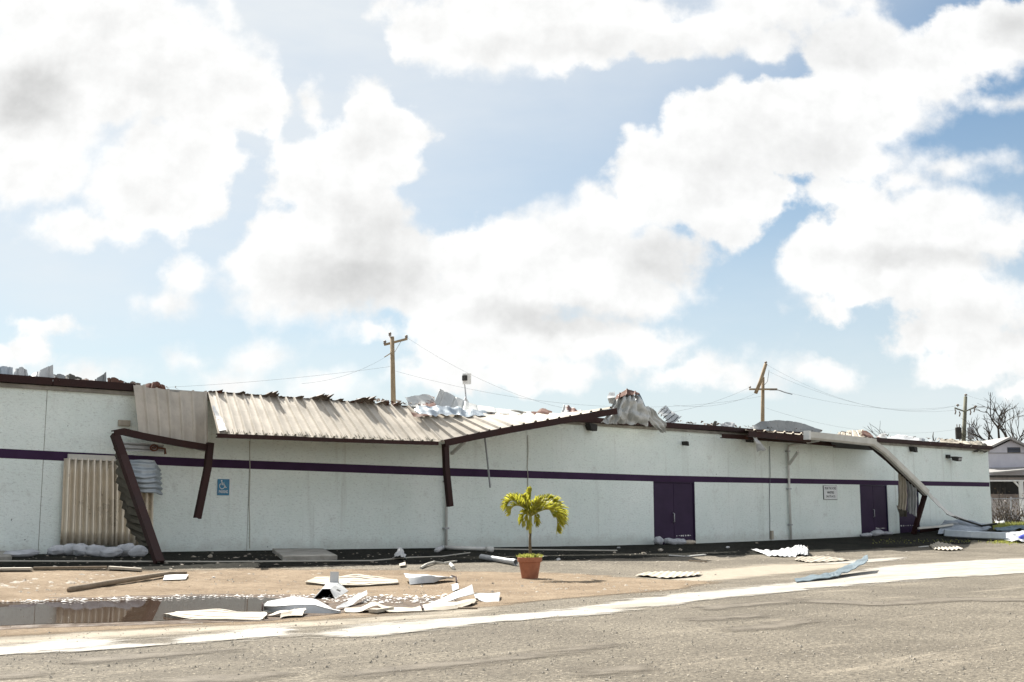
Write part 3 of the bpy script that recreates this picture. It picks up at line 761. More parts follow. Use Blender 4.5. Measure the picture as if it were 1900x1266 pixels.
obj('sign_plate', MB().wbox(ua + .025, ub - .015, .028, .036, b.z + .02, a.z - .015), M['sign_white'], sg2)
H_ = a.z - b.z; um = (ua + ub) / 2
wall_text('SPEAK THE WORD', W(um, 0, b.z + H_ * .80), H_ * .24, M['sign_ink'], sg2, sx_=(ub - ua) * .86 / (H_ * .24 * 8.6), vv=.039)
wall_text('MINISTRIES', W(um, 0, b.z + H_ * .50), H_ * .24, M['sign_ink'], sg2, sx_=(ub - ua) * .55 / (H_ * .24 * 5.6), vv=.039)
wall_text('340-775-4173', W(um, 0, b.z + H_ * .22), H_ * .21, M['sign_ink'], sg2, sx_=(ub - ua) * .8 / (H_ * .21 * 6.9), vv=.039)

# ------------------------------------------------------------------ shutter of corrugated sheets with sandbags
shu = thing('corrugated_shutter', 'cream corrugated sheets boarding up the opening behind the leaning brown post', 'shutter', wp(200, 1015, .05))
for (x0, x1, yt0, yt1, yb0, yb1, n_, sd) in ((119, 211, 850.5, 853, 1011, 1013, 8, 1), (209, 285, 852, 857, 1013, 1015, 7, 2)):
    l0 = x0 - (7 if sd == 1 else 3); l1 = x1 - (1 if sd == 2 else 0)
    ct = [[wp(x0, yt0, .14), wp(x1, yt1, .14)], [wp(l0, yb0, .2), wp(l1, yb1, .2)]]
    obj('corrugated_sheet', sheet(ct, n_ * 10, 6, n_, .15, 'sine', .02, .8, seed=sd), M['shutter'], shu, smooth=True, thick=.004)
obj('top_rail', MB().beam([wp(126, 847.5, .16), wp(214, 851, .16)], .06, .14, channel=False), M['gutter'], shu)

def sandbag(px, py, wpx, hpx, ang, seed, label, group, mat='bag', v=None, lift=0.0):
    r_ = random.Random(seed)
    g_ = gp(px, py) if v is None else W(U(px, py, v), v, 0)
    uu, vv = uv(g_); g_.z = zg(uu, vv) + lift
    sc = g_.y / 2223
    L, H = wpx * sc / 2 / .82, hpx * sc
    mb = MB(); rows = []
    for j in range(11):
        th = math.pi * j / 10; row = []
        for i in range(21):
            ph = 2 * math.pi * i / 20
            x = math.cos(th); q = math.sin(th) ** .65
            y = q * math.cos(ph); z = q * math.sin(ph)
            tie = 1 - .45 * max(0, x - .72) / .28
            p = Vector((x * L, y * L * .62 * tie, z * H * .5 * tie))
            nz = noise.noise(Vector((x * 2, y * 2, z * 2)) + Vector((seed * 7.1, 0, 0))) + .35 * noise.noise(Vector((x * 6, y * 6, z * 6)) + Vector((seed * 3.1, 2, 0)))
            p *= 1 + .22 * nz
            p.z += math.sin(x * 2 + seed) * H * .08
            p.z = max(p.z, -H * .42) + H * .42
            ca, sa = math.cos(ang), math.sin(ang)
            row.append(g_ + D * (p.x * ca - p.y * sa) + N * (p.x * sa + p.y * ca) + UP * p.z)
        rows.append(row)
    mb.grid(rows)
    return tag(obj('sandbag', mb, M[mat], smooth=True), label, 'sandbag', group)
ords = ['leftmost', 'second', 'third', 'fourth', 'fifth', 'sixth', 'rightmost']
for k, (px, py, w_, h_, a_) in enumerate(((110, 1031, 34, 20, .2), (132, 1031, 30, 22, .5), (153, 1032, 34, 24, .9), (180, 1033, 34, 25, .7), (206, 1034, 34, 22, .6), (232, 1033, 32, 26, 1.0), (256, 1034, 28, 22, .4))):
    sandbag(px, py, w_, h_, a_, 20 + k, ('%s grey white sandbag in the row at the foot of the corrugated shutter' % (ords[k] if k in (0, 6) else ords[k] + ' from left')).capitalize().replace('Leftmost', 'leftmost').replace('Rightmost', 'rightmost'), 'sandbags along the shutter')
sandbag(40, 1034, 50, 15, .15, 31, 'flat grey white sandbag lying apart at the wall foot left of the shutter', 'sandbags along the shutter')
for k, (px, w_, h_, m_, lb) in enumerate(((1222, 20, 16, 'bag', 'white sandbag at the left leaf of the purple double door'), (1245, 24, 13, 'bag', 'white sandbag in the middle of the purple double door sill'), (1261, 22, 13, 'bag', 'slumped white sandbag before the right leaf of the purple double door'), (1277, 24, 9, 'bag_tan', 'flat tan sandbag at the right jamb of the purple double door'))):
    sandbag(px, 1012, w_, h_, .3 * (k - 1), 40 + k, lb, 'sandbags at the double door', m_, v=.5)
for k, (px, w_, h_, lb) in enumerate(((1608, 22, 8, 'flat white sandbag at the left side of the dark blue door'), (1628, 24, 12, 'white sandbag leaning at the middle of the dark blue door'), (1646, 22, 7, 'flat white sandbag at the right jamb of the dark blue door'))):
    sandbag(px, 997, w_, h_, .2, 50 + k, lb, 'sandbags at the blue door', v=.45)

# ------------------------------------------------------------------ canopy: roof sheets, eave channels, broken posts
def panels(parent, tops, bots, n, seed, mat, depth=.045, sag=.03, jag=.03, mould=True):
    """n ribbed roof sheets between an upper and a lower edge, one object each"""
    r_ = random.Random(seed)
    lt, lb = len(tops) - 1, len(bots) - 1
    f = lambda L, s: lerp(L[min(int(s * (len(L) - 1)), len(L) - 2)], L[min(int(s * (len(L) - 1)), len(L) - 2) + 1], s * (len(L) - 1) - min(int(s * (len(L) - 1)), len(L) - 2))
    for k in range(n):
        s0, s1 = k / n, (k + 1) / n
        a, b = f(tops, s0), f(tops, s1); c, d = f(bots, s0), f(bots, s1)
        off_t = r_.uniform(-jag, jag); off_b = r_.uniform(-.004, jag)
        nv, us_ = 9, (0, .28, .5, .72, .80, .86, .93, 1.0)
        rows = []
        nn0 = (b - a).cross(c - a); nn0.normalize()
        if nn0.z < 0: nn0 = -nn0
        for j in range(nv + 1):
            t = j / nv; row = []
            tt = t + (off_t * (1 - t)) * .5 + off_b * t * .5
            for s in us_:
                p = lerp(lerp(a, b, s), lerp(c, d, s), tt)
                h = depth * 1.25 if .79 < s < .94 else 0
                q = p * 1.1
                h += sag * noise.noise(q * .6) + .003 * noise.noise(q * 4)
                h -= .010 * math.sin(s / .8 * math.pi) if s < .8 else 0
                row.append(p + nn0 * (h + (.003 if k % 2 else 0)))
            rows.append(row)
        po = obj('roof_panel', MB().grid(rows), mat, parent, thick=.006)
        sl_ = MB()                                # black mould teeth that creep up from the lower edge
        for q in range(5):
            s = r_.uniform(.04, .74); hgt = r_.uniform(.03, .13); ww = r_.uniform(.03, .07)
            e_ = lambda s2, t2: lerp(lerp(a, b, s2), lerp(c, d, s2), lerp(0, lerp(1, 1 + off_b * .5, 1), t2)) + nn0 * .022
            i = len(sl_.v); sl_.v += [e_(s - ww, .985), e_(s + ww, .985), e_(s + ww * .3, 1 - hgt), e_(s - ww * .4, 1 - hgt * .8)]; sl_.f.append((i, i + 1, i + 2, i + 3))
        if mould: tag(obj('mould_stain', sl_, M['net'], po), kind='stuff')

# left, folded down part
c1 = thing('fallen_canopy', 'brown framed canopy section folded down over the corrugated shutter, its post leaning to the ground', 'canopy', gp(297, 1045))
panels(c1, [wp(246, 716, .16), wp(315, 723, .16), wp(385, 728.5, .16)], [wp(256, 806, .9), wp(320, 824, .95), wp(385, 838, 1.0)], 6, 3, M['panel'], sag=.08, jag=.05)
obj('eave_beam', MB().beam([wp(210, 805, 1.25), wp(228, 801, 1.2), wp(262, 809, 1.15), wp(330, 822, 1.15), wp(392, 832, 1.15)], .14, .17), M['brown'], c1)
obj('leaning_post', MB().beam([wp(213, 806, 1.2), wp(228, 848, 1.5), gl(296, 1047, .02)], .16, .20, up=D), M['brown'], c1)
obj('hanging_post', MB().beam([wp(390, 822, 1.2), wp(385, 870, 1.25), wp(366, 962, 1.3)], .15, .17, up=D), M['brown'], c1)
# sheets trapped behind the leaning post
ct = [[wp(209, 808, 1.1), wp(219, 815, 1.3)], [wp(215, 860, .8), wp(240, 880, 1.4)], [wp(219, 920, .6), wp(258, 940, 1.6)], [wp(236, 985, .6), wp(278, 1000, 1.8)], [wp(278, 1022, .9), wp(292, 1036, 2.0)]]
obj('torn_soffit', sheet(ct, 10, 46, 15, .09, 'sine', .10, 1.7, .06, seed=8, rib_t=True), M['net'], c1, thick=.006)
st = sheet([[wp(222, 820, .5), wp(262, 822, .55), wp(304, 826, .5)], [wp(224, 836, .6), wp(262, 838, .6), wp(305, 840, .55)]], 24, 14, 2, .08, 'trap', .03, 2, .02, seed=9, rib_t=True)
tag(obj('bent_strip', st, M['white_sheet'], thick=.005), 'pale metal strip caught between the canopy beam and the purple stripe', 'metal sheet')
vt = thing('vent_fan', 'small rusty round vent on the pale strip under the folded canopy', 'vent', wp(287, 831, .7))
cv = wp(286, 831, .72)
obj('ring', MB().tube([cv + D * .10 * math.cos(q) + UP * .075 * math.sin(q) for q in np.linspace(0, 2 * math.pi, 17)], .024, 6), M['rust'], vt)
obj('hub', MB().lathe(cv - UP * .03, [(.01, 0), (.06, .01), (.06, .05), (.01, .06)], 10), M['rust'], vt)
obj('bracket', MB().beam([cv + D * .12, cv + D * .3 - UP * .02, cv + D * .32 - UP * .16], .05, .05, channel=False), M['rust'], vt)
st = sheet([[wp(232, 852, .35), wp(265, 853, .5), wp(288, 853, .5), wp(297, 868, .35)], [wp(240, 885, .6), wp(266, 888, .8), wp(290, 885, .75), wp(300, 890, .45)], [wp(250, 912, .45), wp(270, 914, .6), wp(290, 916, .6), wp(299, 919, .4)]], 20, 56, 6, .06, 'sine', .05, 2, .03, seed=12, rib_t=True)
tag(obj('curled_sheet', st, M['blue_galv'], smooth=True, thick=.005), 'blue grey corrugated sheet curled behind the leaning brown post', 'metal sheet')

# long middle part, sunlit
c2 = thing('collapsed_canopy', 'long sloping canopy of cream roof sheets on a brown eave channel, its middle wrenched upward', 'canopy', W(U(600), 1.2, 3.4))
tops = [wp(386, 727, .14), wp(480, 734.5, .14), wp(570, 741, .14), wp(664, 748, .14), wp(758, 754.5, .14)]
bots = [wp(404, 804, 2.2), wp(508, 808, 2.2), wp(612, 812, 2.2), wp(716, 816, 2.2), wp(821, 819, 2.2)]
panels(c2, [lerp(tops[0], tops[1], -.0)] + tops[1:], bots, 23, 4, M['panel'], jag=.03)
e2 = [wp(402, 808.5, 2.17), wp(500, 812, 2.17), wp(612, 816.5, 2.17), wp(716, 820, 2.17), wp(812, 823, 2.17)]
obj('eave_beam', MB().beam(e2, .10, .11), M['brown'], c2)
# the wrenched-up part right of the hip
tp = [wp(759, 755.5, .13), wp(800, 766, .3), wp(870, 768.5, .3), wp(940, 769, .35), wp(1000, 769.5, .4), wp(1060, 769, .5), wp(1110, 763, .9)]
bt = [wp(823, 818, 1.83), wp(880, 805, 1.85), wp(930, 795.5, 1.87), wp(985, 786, 1.9), wp(1040, 776, 1.94), wp(1090, 767, 1.98), wp(1136, 757.5, 2.2)]
panels(c2, tp, bt, 15, 6, M['panel'], jag=.02, mould=False)
e3 = [wp(824, 822.5, 1.82), wp(880, 810.5, 1.85), wp(950, 797, 1.87), wp(1030, 783, 1.94), wp(1090, 772.5, 2.0), wp(1143, 763, 2.1)]
obj('lifted_beam', MB().beam(e3, .13, .21), M['brown'], c2)
obj('broken_post', MB().beam([wp(826, 824, 1.75), wp(828, 870, 1.75), wp(835, 940, 1.75)], .15, .17, up=D), M['brown'], c2)
obj('hip_flashing', MB().tube([wp(757, 754, .2), wp(786, 783, 1.1), wp(822, 819, 1.87)], [.04, .04, .05], 6), M['panel'], c2)
fl = MB(); pts = []
for k in range(300):                                     # torn ridge capping, curled forward in ragged tongues over the sheets
    s = k / 299; x = 386 + (758 - 386) * s; y = 727 + (754.5 - 727) * s
    h = .015 + .03 * abs(noise.noise(Vector((s * 60, 0, 0))))
    for c_, w__, hh in ((.05, .02, .05), (.16, .02, .06), (.31, .036, .13), (.45, .02, .07), (.555, .055, .16), (.65, .02, .07), (.765, .062, .18), (.865, .028, .12), (.935, .022, .09)):
        h += min(1, 1.7 * max(0, 1 - abs(s - c_) / w__)) * hh * (.75 + .7 * noise.noise(Vector((s * 85, 7, 0))))
    pts.append((wp(x, y, .10), max(h, .01)))
fl.grid([[p - UP * .06 for p, h in pts], [p + N * h * .9 + UP * h * .7 for p, h in pts], [p + N * h * 3.0 + UP * h * .85 for p, h in pts]])
obj('torn_ridge_strip', fl, M['ridge'], c2, thick=.006)
tag(obj('bent_flap', sheet([[wp(393, 754, 1.0), wp(398, 755, 1.0)], [wp(400, 775, 1.5), wp(411, 774, 1.5)], [wp(407, 800, 2.5), wp(421, 798, 2.4)]], 6, 14, crumple=.06, seed=3), M['white_sheet'], thick=.006), 'narrow bluish white metal flap peeling off the left end of the sunlit canopy', 'metal flap')
tag(obj('dangling_rod', MB().beam([wp(899, 806, .6), wp(905, 860, .55), wp(909.5, 905, .5)], .05, .035, channel=False), M['steel'], None), 'thin grey rod dangling under the lifted canopy beam beside the palm', 'rod')

# right hand canopy with its white gutter
c3 = thing('sagging_canopy', 'right hand canopy remnant with dark brown beams and a folded end above the blue door', 'canopy', W(U(1500), 1, 4.4))
obj('rear_beam', MB().beam([wp(1338, 809, .7), wp(1400, 813, .7), wp(1470, 818, .7), wp(1548, 825, .7)], .12, .17), M['brown'], c3)
obj('eave_beam', MB().beam([wp(1387, 804, 1.5), wp(1440, 809, 1.5), wp(1502, 815, 1.5)], .14, .26), M['brown'], c3)
panels(c3, [wp(1383, 797.5, .2), wp(1450, 802, .2), wp(1504, 806.5, .2)], [wp(1385, 799, 1.6), wp(1450, 804, 1.6), wp(1504, 808, 1.6)], 7, 9, M['cream_sheet'], mould=False)
panels(c3, [wp(1504, 807, .2), wp(1560, 812, .2), wp(1618, 818, .2)], [wp(1504, 808, 1.6), wp(1560, 813, 1.6), wp(1622, 820, 1.6)], 7, 10, M['galv'], mould=False)
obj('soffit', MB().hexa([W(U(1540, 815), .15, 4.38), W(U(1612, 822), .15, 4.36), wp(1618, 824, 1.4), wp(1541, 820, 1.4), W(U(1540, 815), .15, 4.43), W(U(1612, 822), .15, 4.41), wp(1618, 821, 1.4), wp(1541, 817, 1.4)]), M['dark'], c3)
hang = MB().beam([wp(1612, 823, 1.2), wp(1648, 853, 1.3), wp(1690, 893, 1.5), wp(1716, 918, 1.8)], .22, .16)
obj('sagging_beam', hang, M['brown'], c3)
obj('prop_post', MB().beam([wp(1716, 919, 1.9), wp(1707, 950, 1.6), wp(1695, 991, 1.2)], .16, .20, up=D), M['brown'], c3)
def gutter_path(pts, w_, h_):
    """open trough swept along pts"""
    rings = []
    for i, p in enumerate(pts):
        t = (pts[min(i + 1, len(pts) - 1)] - pts[max(i - 1, 0)]).normalized()
        a = t.cross(UP).normalized(); b = a.cross(t).normalized()
        prof = [(-.5, .5), (-.5, -.3), (-.35, -.5), (.3, -.5), (.5, -.25), (.5, .5), (.42, .5), (.42, -.22), (.26, -.42), (-.3, -.42), (-.42, -.26), (-.42, .5)]
        rings.append([p + a * x * w_ + b * y * h_ for x, y in prof])
    return MB().loft(rings)
g1 = thing('white_gutter', 'long off white gutter bent down from the right canopy to the ground sheets', 'gutter', wp(1660, 870, 1.9))
obj('level_length', gutter_path([wp(1499, 808.5, 1.85), wp(1540, 812.5, 1.85), wp(1585, 817.5, 1.85), wp(1622, 821.5, 1.85)], .26, .32), M['gutter'], g1)
obj('fallen_length', gutter_path([wp(1612, 818, 1.83), wp(1640, 838, 1.9), wp(1672, 869, 2.0), wp(1702, 898, 2.1), wp(1719, 915, 2.2)], .24, .27), M['gutter'], g1)
obj('torn_length', sheet([[wp(1717, 909, 2.2), wp(1723, 921, 2.2)], [wp(1736, 925, 2.0), wp(1742, 941, 2.3)], [wp(1752, 942, 1.8), wp(1757, 954, 2.3)], [wp(1768, 954, 1.6), wp(1769, 959, 2.0)], [wp(1796, 965, 1.4), wp(1793, 967, 1.6)]], 6, 30, crumple=.05, seed=5), M['gutter'], g1, thick=.02)
obj('end_cap', MB().beam([wp(1496, 807.5, 1.86), wp(1499.2, 808, 1.86)], .28, .36, channel=False), M['white_paint'], g1)
for k, (ct, lb, mt) in enumerate((
    ([[wp(1667, 872, 1.3), wp(1680, 884, 1.4)], [wp(1668, 915, 1.2), wp(1683, 915, 1.5)], [wp(1665, 944, 1.1), wp(1681, 949, 1.4)]], 'pale torn soffit sheet hanging left under the sloping gutter', 'cream_sheet'),
    ([[wp(1681, 888, 1.4), wp(1699, 900, 1.6)], [wp(1684, 920, 1.2), wp(1702, 925, 1.6)], [wp(1684, 952, 1.1), wp(1700, 960, 1.5)]], 'grey torn soffit sheet hanging beside the dark prop post', 'white_sheet'))):
    tag(obj('hanging_sheet', sheet(ct, 24, 20, 3, .09, 'sine', .10, 1.8, .08, seed=30 + k), M[mt], thick=.008), lb, 'metal sheet', 'sheets hanging under the gutter')
tag(obj('hanging_scrap', sheet([[wp(1665, 938, .9), wp(1684, 948, 1.0)], [wp(1667, 958, .8), wp(1683, 960, .9)]], 12, 8, 2, .06, 'sine', .1, 2, .12, seed=37), M['net'], thick=.008), 'dark ragged scrap below the hanging soffit sheets', 'metal scrap')
tag(obj('dangling_strip', sheet([[wp(1397, 811, 1.5), wp(1404, 810, 1.5)], [wp(1404, 825, 1.5), wp(1412, 822, 1.6)], [wp(1404, 839, 1.4), wp(1422, 836, 1.7)]], 8, 14, crumple=.10, cscale=3, jag=.06, seed=2), M['galv'], thick=.006), 'crumpled grey metal strip dangling from the dark beam left of the forked pipe', 'metal strip')

# ------------------------------------------------------------------ wreckage on the roof edge
def roofsheet(lb, ct, mt, nu=30, nv=14, name='torn_sheet', cat='metal sheet', **kw):
    return tag(obj(name, sheet(ct, nu, nv, **kw), M[mt], thick=.006), lb, cat)
w_ = wp
roofsheet('rust stained torn roof sheet standing at the left of the canopy hip', [[w_(752, 736, -.5), w_(780, 733, -.8), w_(807, 734, -.8)], [w_(758, 751, -.3), w_(782, 750, -.4), w_(807, 750, -.5)], [w_(766, 763, .1), w_(786, 762, .0), w_(808, 760, -.1)]], 'rust_patch', ribs=0, crumple=.09, cscale=2.0, jag=.05, seed=1)
roofsheet('pale ribbed roof sheet tipped up in a peak above the canopy hip', [[w_(816, 721.5, -.8), w_(846, 736, -1.0), w_(870, 748, -.9), w_(920, 757, -.7), w_(990, 765, -.4)], [w_(804, 752, -.5), w_(835, 760, -.4), w_(870, 765, -.2), w_(925, 768, .1), w_(990, 770, .1)]], 'heap', nu=60, ribs=6, depth=.035, prof='trap', crumple=.03, cscale=1.2, jag=.01, seed=2)
roofsheet('bluish crumpled flashing along the top of the lifted canopy', [[w_(764, 757, .3), w_(800, 753, .3), w_(850, 756, .2), w_(905, 764, .3)], [w_(775, 769, .9), w_(810, 771, .9), w_(852, 771, .8), w_(905, 771, .6)]], 'blue_galv', nu=46, ribs=7, depth=.035, crumple=.11, cscale=2.4, jag=.14, seed=3)
roofsheet('brown rusted curl of sheet under the bluish flashing', [[w_(758, 762, .7), w_(780, 768, .9), w_(795, 771, 1.0)], [w_(770, 770, 1.1), w_(786, 774, 1.2), w_(800, 775, 1.2)]], 'rust', crumple=.15, jag=.2, seed=4)
roofsheet('rust red sheet corner poking over the lifted canopy', [[w_(1047, 750, -.6), w_(1062, 755, -.6), w_(1082, 763, -.4)], [w_(1041, 768, -.1), w_(1062, 770, 0), w_(1084, 768, 0)]], 'galv_rust', ribs=3, depth=.05, crumple=.05, jag=.04, seed=6)
for k, (x0, x1, y0, y1, m_, lb) in enumerate(((985, 1024, 758, 768, 'rust', 'small dark jagged scrap on the roof edge over the palm'), (935, 975, 761, 768, 'net', 'low dark scrap just right of the peaked pale sheet'))):
    roofsheet(lb, [[w_(x0, y1 - 2, -.5), w_((x0 + x1) / 2, y0, -.7), w_(x1, y1 - 3, -.5)], [w_(x0, y1 + 2, .0), w_((x0 + x1) / 2, y1 + 2, 0), w_(x1, y1 + 2, 0)]], m_, crumple=.12, jag=.25, seed=60 + k, name='scrap', cat='metal scrap')
roofsheet('big crumpled white roof sheet draped over the fascia at its highest heap', [[w_(1150, 731, .35), w_(1160, 726, .3), w_(1170, 727, .25), w_(1184, 736, .3)], [w_(1140, 746, .55), w_(1156, 742, .7), w_(1174, 744, .75), w_(1196, 752, .6)], [w_(1128, 768, .5), w_(1150, 764, .8), w_(1174, 766, .85), w_(1210, 774, .65)], [w_(1116, 786, .35), w_(1142, 787, .6), w_(1168, 788, .65), w_(1206, 792, .5)]], 'heap', nu=84, nv=26, ribs=5.3, depth=.16, crumple=.16, cscale=3.0, jag=.08, seed=17)
roofsheet('rusty brown ridge cap folded over the top of the white heap', [[w_(1141, 742, .85), w_(1162, 733, .8), w_(1184, 733, .6)], [w_(1144, 733, .5), w_(1163, 721, .45), w_(1186, 730, .3)], [w_(1150, 738, .1), w_(1166, 726, .1), w_(1188, 734, .1)]], 'rust', nu=24, nv=12, ribs=3, depth=.04, prof='trap', crumple=.05, cscale=1.5, jag=.08, seed=8, name='ridge_cap', cat='ridge cap')
roofsheet('dark blue grey side of the roof heap falling to the right', [[w_(1180, 727, .1), w_(1186, 730, -.1)], [w_(1196, 752, .3), w_(1199, 756, 0)], [w_(1212, 778, .3), w_(1214, 776, 0)]], 'strip_blue', crumple=.06, seed=9)
roofsheet('twisted pale tail of sheet hanging over the fascia right of the heap', [[w_(1194, 754, .45), w_(1210, 758, .4)], [w_(1200, 776, .55), w_(1222, 776, .5)], [w_(1212, 788, .6), w_(1234, 789, .55)], [w_(1226, 803, .5), w_(1237, 804, .45)]], 'heap', nu=24, nv=30, ribs=2.6, depth=.10, crumple=.14, cscale=2, jag=.10, seed=10)
roofsheet('small light curl of sheet at the upper left of the white heap', [[w_(1129, 729, .1), w_(1140, 726, .1)], [w_(1127, 738, .4), w_(1142, 738, .5)], [w_(1131, 749, .2), w_(1145, 750, .4)]], 'galv', crumple=.10, jag=.1, seed=11)
roofsheet('grey ribbed sheet rolled up on the roof edge right of the heap', [[w_(1220, 765, -.3), w_(1229, 756, -.5), w_(1236, 752, -.6)], [w_(1232, 776, .0), w_(1242, 766, -.2), w_(1246, 765, -.5)], [w_(1240, 790, .1), w_(1256, 782, 0), w_(1266, 772, -.3)]], 'galv', nu=20, nv=40, ribs=5, depth=.12, prof='trap', crumple=.08, jag=.05, seed=12, rib_t=True)
roofsheet('small dark bent bracket standing on the fascia', [[w_(1326, 781, .0), w_(1330, 782, .0)], [w_(1322, 789, .05), w_(1330, 790, .1)], [w_(1306, 795, .1), w_(1331, 797, .15)]], 'net', crumple=.05, jag=.1, seed=13, name='scrap', cat='metal scrap')
roofsheet('small white crumpled scrap on the fascia near the grey dome', [[w_(1335, 787, -.2), w_(1348, 783, -.3), w_(1362, 788, -.2)], [w_(1336, 796, .1), w_(1349, 798, .15), w_(1362, 797, .1)]], 'white_sheet', crumple=.14, cscale=3, jag=.12, seed=14, name='scrap', cat='metal scrap')
roofsheet('humped grey roof sheet with rust spots below the broken pole', [[w_(1389, 795, -.1), w_(1410, 782, -.12), w_(1438, 780, -.15), w_(1462, 781, -.15), w_(1486, 785, -.12), w_(1526, 799, -.1)], [w_(1391, 799, .1), w_(1415, 797, .1), w_(1440, 799, .1), w_(1465, 801, .1), w_(1486, 803, .1), w_(1520, 804, 0)]], 'hump', nu=60, nv=16, ribs=8, depth=.025, prof='trap', crumple=.05, cscale=1.4, jag=.03, seed=15)
roofsheet('tan roof sheet wedge with a brown end above the gutter bend', [[w_(1556, 802, -.6), w_(1580, 799, -.8), w_(1602, 797.5, -.8)], [w_(1552, 808, .2), w_(1582, 810, .3), w_(1612, 813, .3)]], 'cream_sheet', nu=30, ribs=5, depth=.05, prof='trap', crumple=.04, jag=.05, seed=16)
roofsheet('brown torn sheet end at the right of the tan wedge', [[w_(1600, 797, -.6), w_(1608, 799, -.5), w_(1616, 806, -.3)], [w_(1598, 809, .2), w_(1610, 812, .2), w_(1622, 814, .2)]], 'rust', crumple=.08, jag=.1, seed=17)
roofsheet('small tan scrap tilted up behind the gutter bend', [[w_(1624, 810, -.3), w_(1634, 806, -.3), w_(1643, 803, -.3)], [w_(1630, 816, .1), w_(1638, 815, .1), w_(1645, 813, .1)]], 'galv_rust', crumple=.08, jag=.15, seed=18, name='scrap', cat='metal scrap')
roofsheet('low white mound of sheeting on the roof behind the gutter', [[w_(1646, 812, -1.5), w_(1668, 806, -2), w_(1690, 810, -2), w_(1712, 816, -1.5)], [w_(1644, 818, -.2), w_(1668, 819, -.2), w_(1690, 820, -.2), w_(1714, 822, -.2)]], 'white_sheet', crumple=.08, jag=.05, seed=19)
for k, (x0, x1, y0, y1, m_, lb) in enumerate(((1706, 1716, 812, 821, 'galv', 'tiny grey vent cap left on the roof between mound and lamp'), (1722, 1734, 817, 823, 'galv', 'tiny grey scrap right of the vent cap'), (1744, 1786, 815, 824, 'cream_sheet', 'tan layered roof scrap above the floodlight'), (1776, 1822, 818, 829, 'cream_sheet', 'splintered tan roof edge left of the corner'), (1806, 1832, 822, 840, 'net', 'dark splintered roof corner at the right end'), (1750, 1790, 822, 829, 'rust', 'rusty brown scrap lying over the fascia above the floodlight'))):
    roofsheet(lb, [[w_(x0, y0 + 2, -.6), w_((x0 + x1) / 2, y0, -.6), w_(x1, y0 + 3, -.5)], [w_(x0, y1 - 2, .2), w_((x0 + x1) / 2, y1, .25), w_(x1, y1, .2)]], m_, crumple=.12, cscale=2.4, jag=.22, seed=70 + k, name='scrap', cat='metal scrap')
LEFT = [
 ('crumpled bluish sheet at the left end of the roof edge', 'blue_galv', [(-8, 684), (6, 680), (24, 682)], [(-8, 698), (8, 698), (26, 700)]),
 ('wrinkled grey sheet second on the left roof edge', 'galv', [(26, 686), (40, 681), (50, 686)], [(24, 701), (40, 702), (54, 703)]),
 ('white pointed sheet rising from the left roof edge', 'white_sheet', [(60, 693), (84, 682), (97, 677)], [(58, 702), (80, 704), (100, 705)]),
 ('long low grey scrap right of the white pointed sheet', 'hump', [(96, 694), (112, 692), (132, 698)], [(96, 706), (114, 707), (134, 708)]),
 ('dark ragged scrap in the middle of the left roof edge', 'net', [(122, 697), (130, 693), (152, 702)], [(122, 707), (134, 708), (154, 710)]),
 ('low rusty scrap left of the sharp dark flap', 'rust', [(150, 704), (160, 701), (174, 706)], [(150, 711), (160, 711), (174, 712)]),
 ('sharp dark flap standing near the folded canopy', 'hump', [(172, 706), (186, 698), (197, 690)], [(170, 712), (186, 713), (198, 714)]),
 ('rusty scrap just left of the folded canopy', 'rust', [(198, 704), (212, 702), (230, 708)], [(198, 714), (212, 715), (232, 717)]),
 ('brown scrap at the top corner of the folded canopy', 'ridge', [(234, 710), (246, 706), (262, 711)], [(234, 718), (248, 719), (262, 720)]),
 ('jagged rusty scrap over the folded canopy', 'rust', [(270, 712), (292, 707), (306, 715)], [(268, 721), (288, 722), (308, 724)]),
 ('grey torn sheet at the far left roof edge', 'galv', [(-120, 676), (-70, 671), (-16, 682)], [(-120, 690), (-70, 694), (-14, 699)])]
for k, (lb, m_, top_, bot_) in enumerate(LEFT):
    roofsheet(lb, [[w_(x, y, -.18 + .05 * i) for i, (x, y) in enumerate(top_)], [w_(x, y, .02) for x, y in bot_]], m_, nu=22, nv=8, ribs=2, depth=.025, prof='trap', crumple=.07, cscale=1.8, jag=.10, seed=90 + k, name='scrap', cat='metal scrap')
chips = MB(); rr = random.Random(77)
for k in range(260):
    x = rr.choice([rr.uniform(-50, 330), rr.uniform(1240, 1825), rr.uniform(1240, 1825), rr.uniform(660, 780)])
    y = 700 + .066 * x - (3 if 380 < x < 780 else 1) + rr.uniform(-1, 4)
    c = wp(x, y, rr.uniform(-.6, .15)); s_ = rr.uniform(.03, .11)
    c.z = max(c.z, 4.96)
    a_, b_, d_ = [Vector((rr.uniform(-1, 1), rr.uniform(-1, 1), rr.uniform(-.6, .8))) * s_ for _ in range(3)]
    i = len(chips.v); chips.v += [c + a_, c + b_, c + d_, c - a_ * .6]; chips.f += [(i, i + 1, i + 2), (i, i + 2, i + 3), (i, i + 1, i + 3), (i + 1, i + 2, i + 3)]
tag(obj('roof_splinters', chips, M['ridge']), 'small rusty splinters strewn along the roof edge', 'debris', kind='stuff')

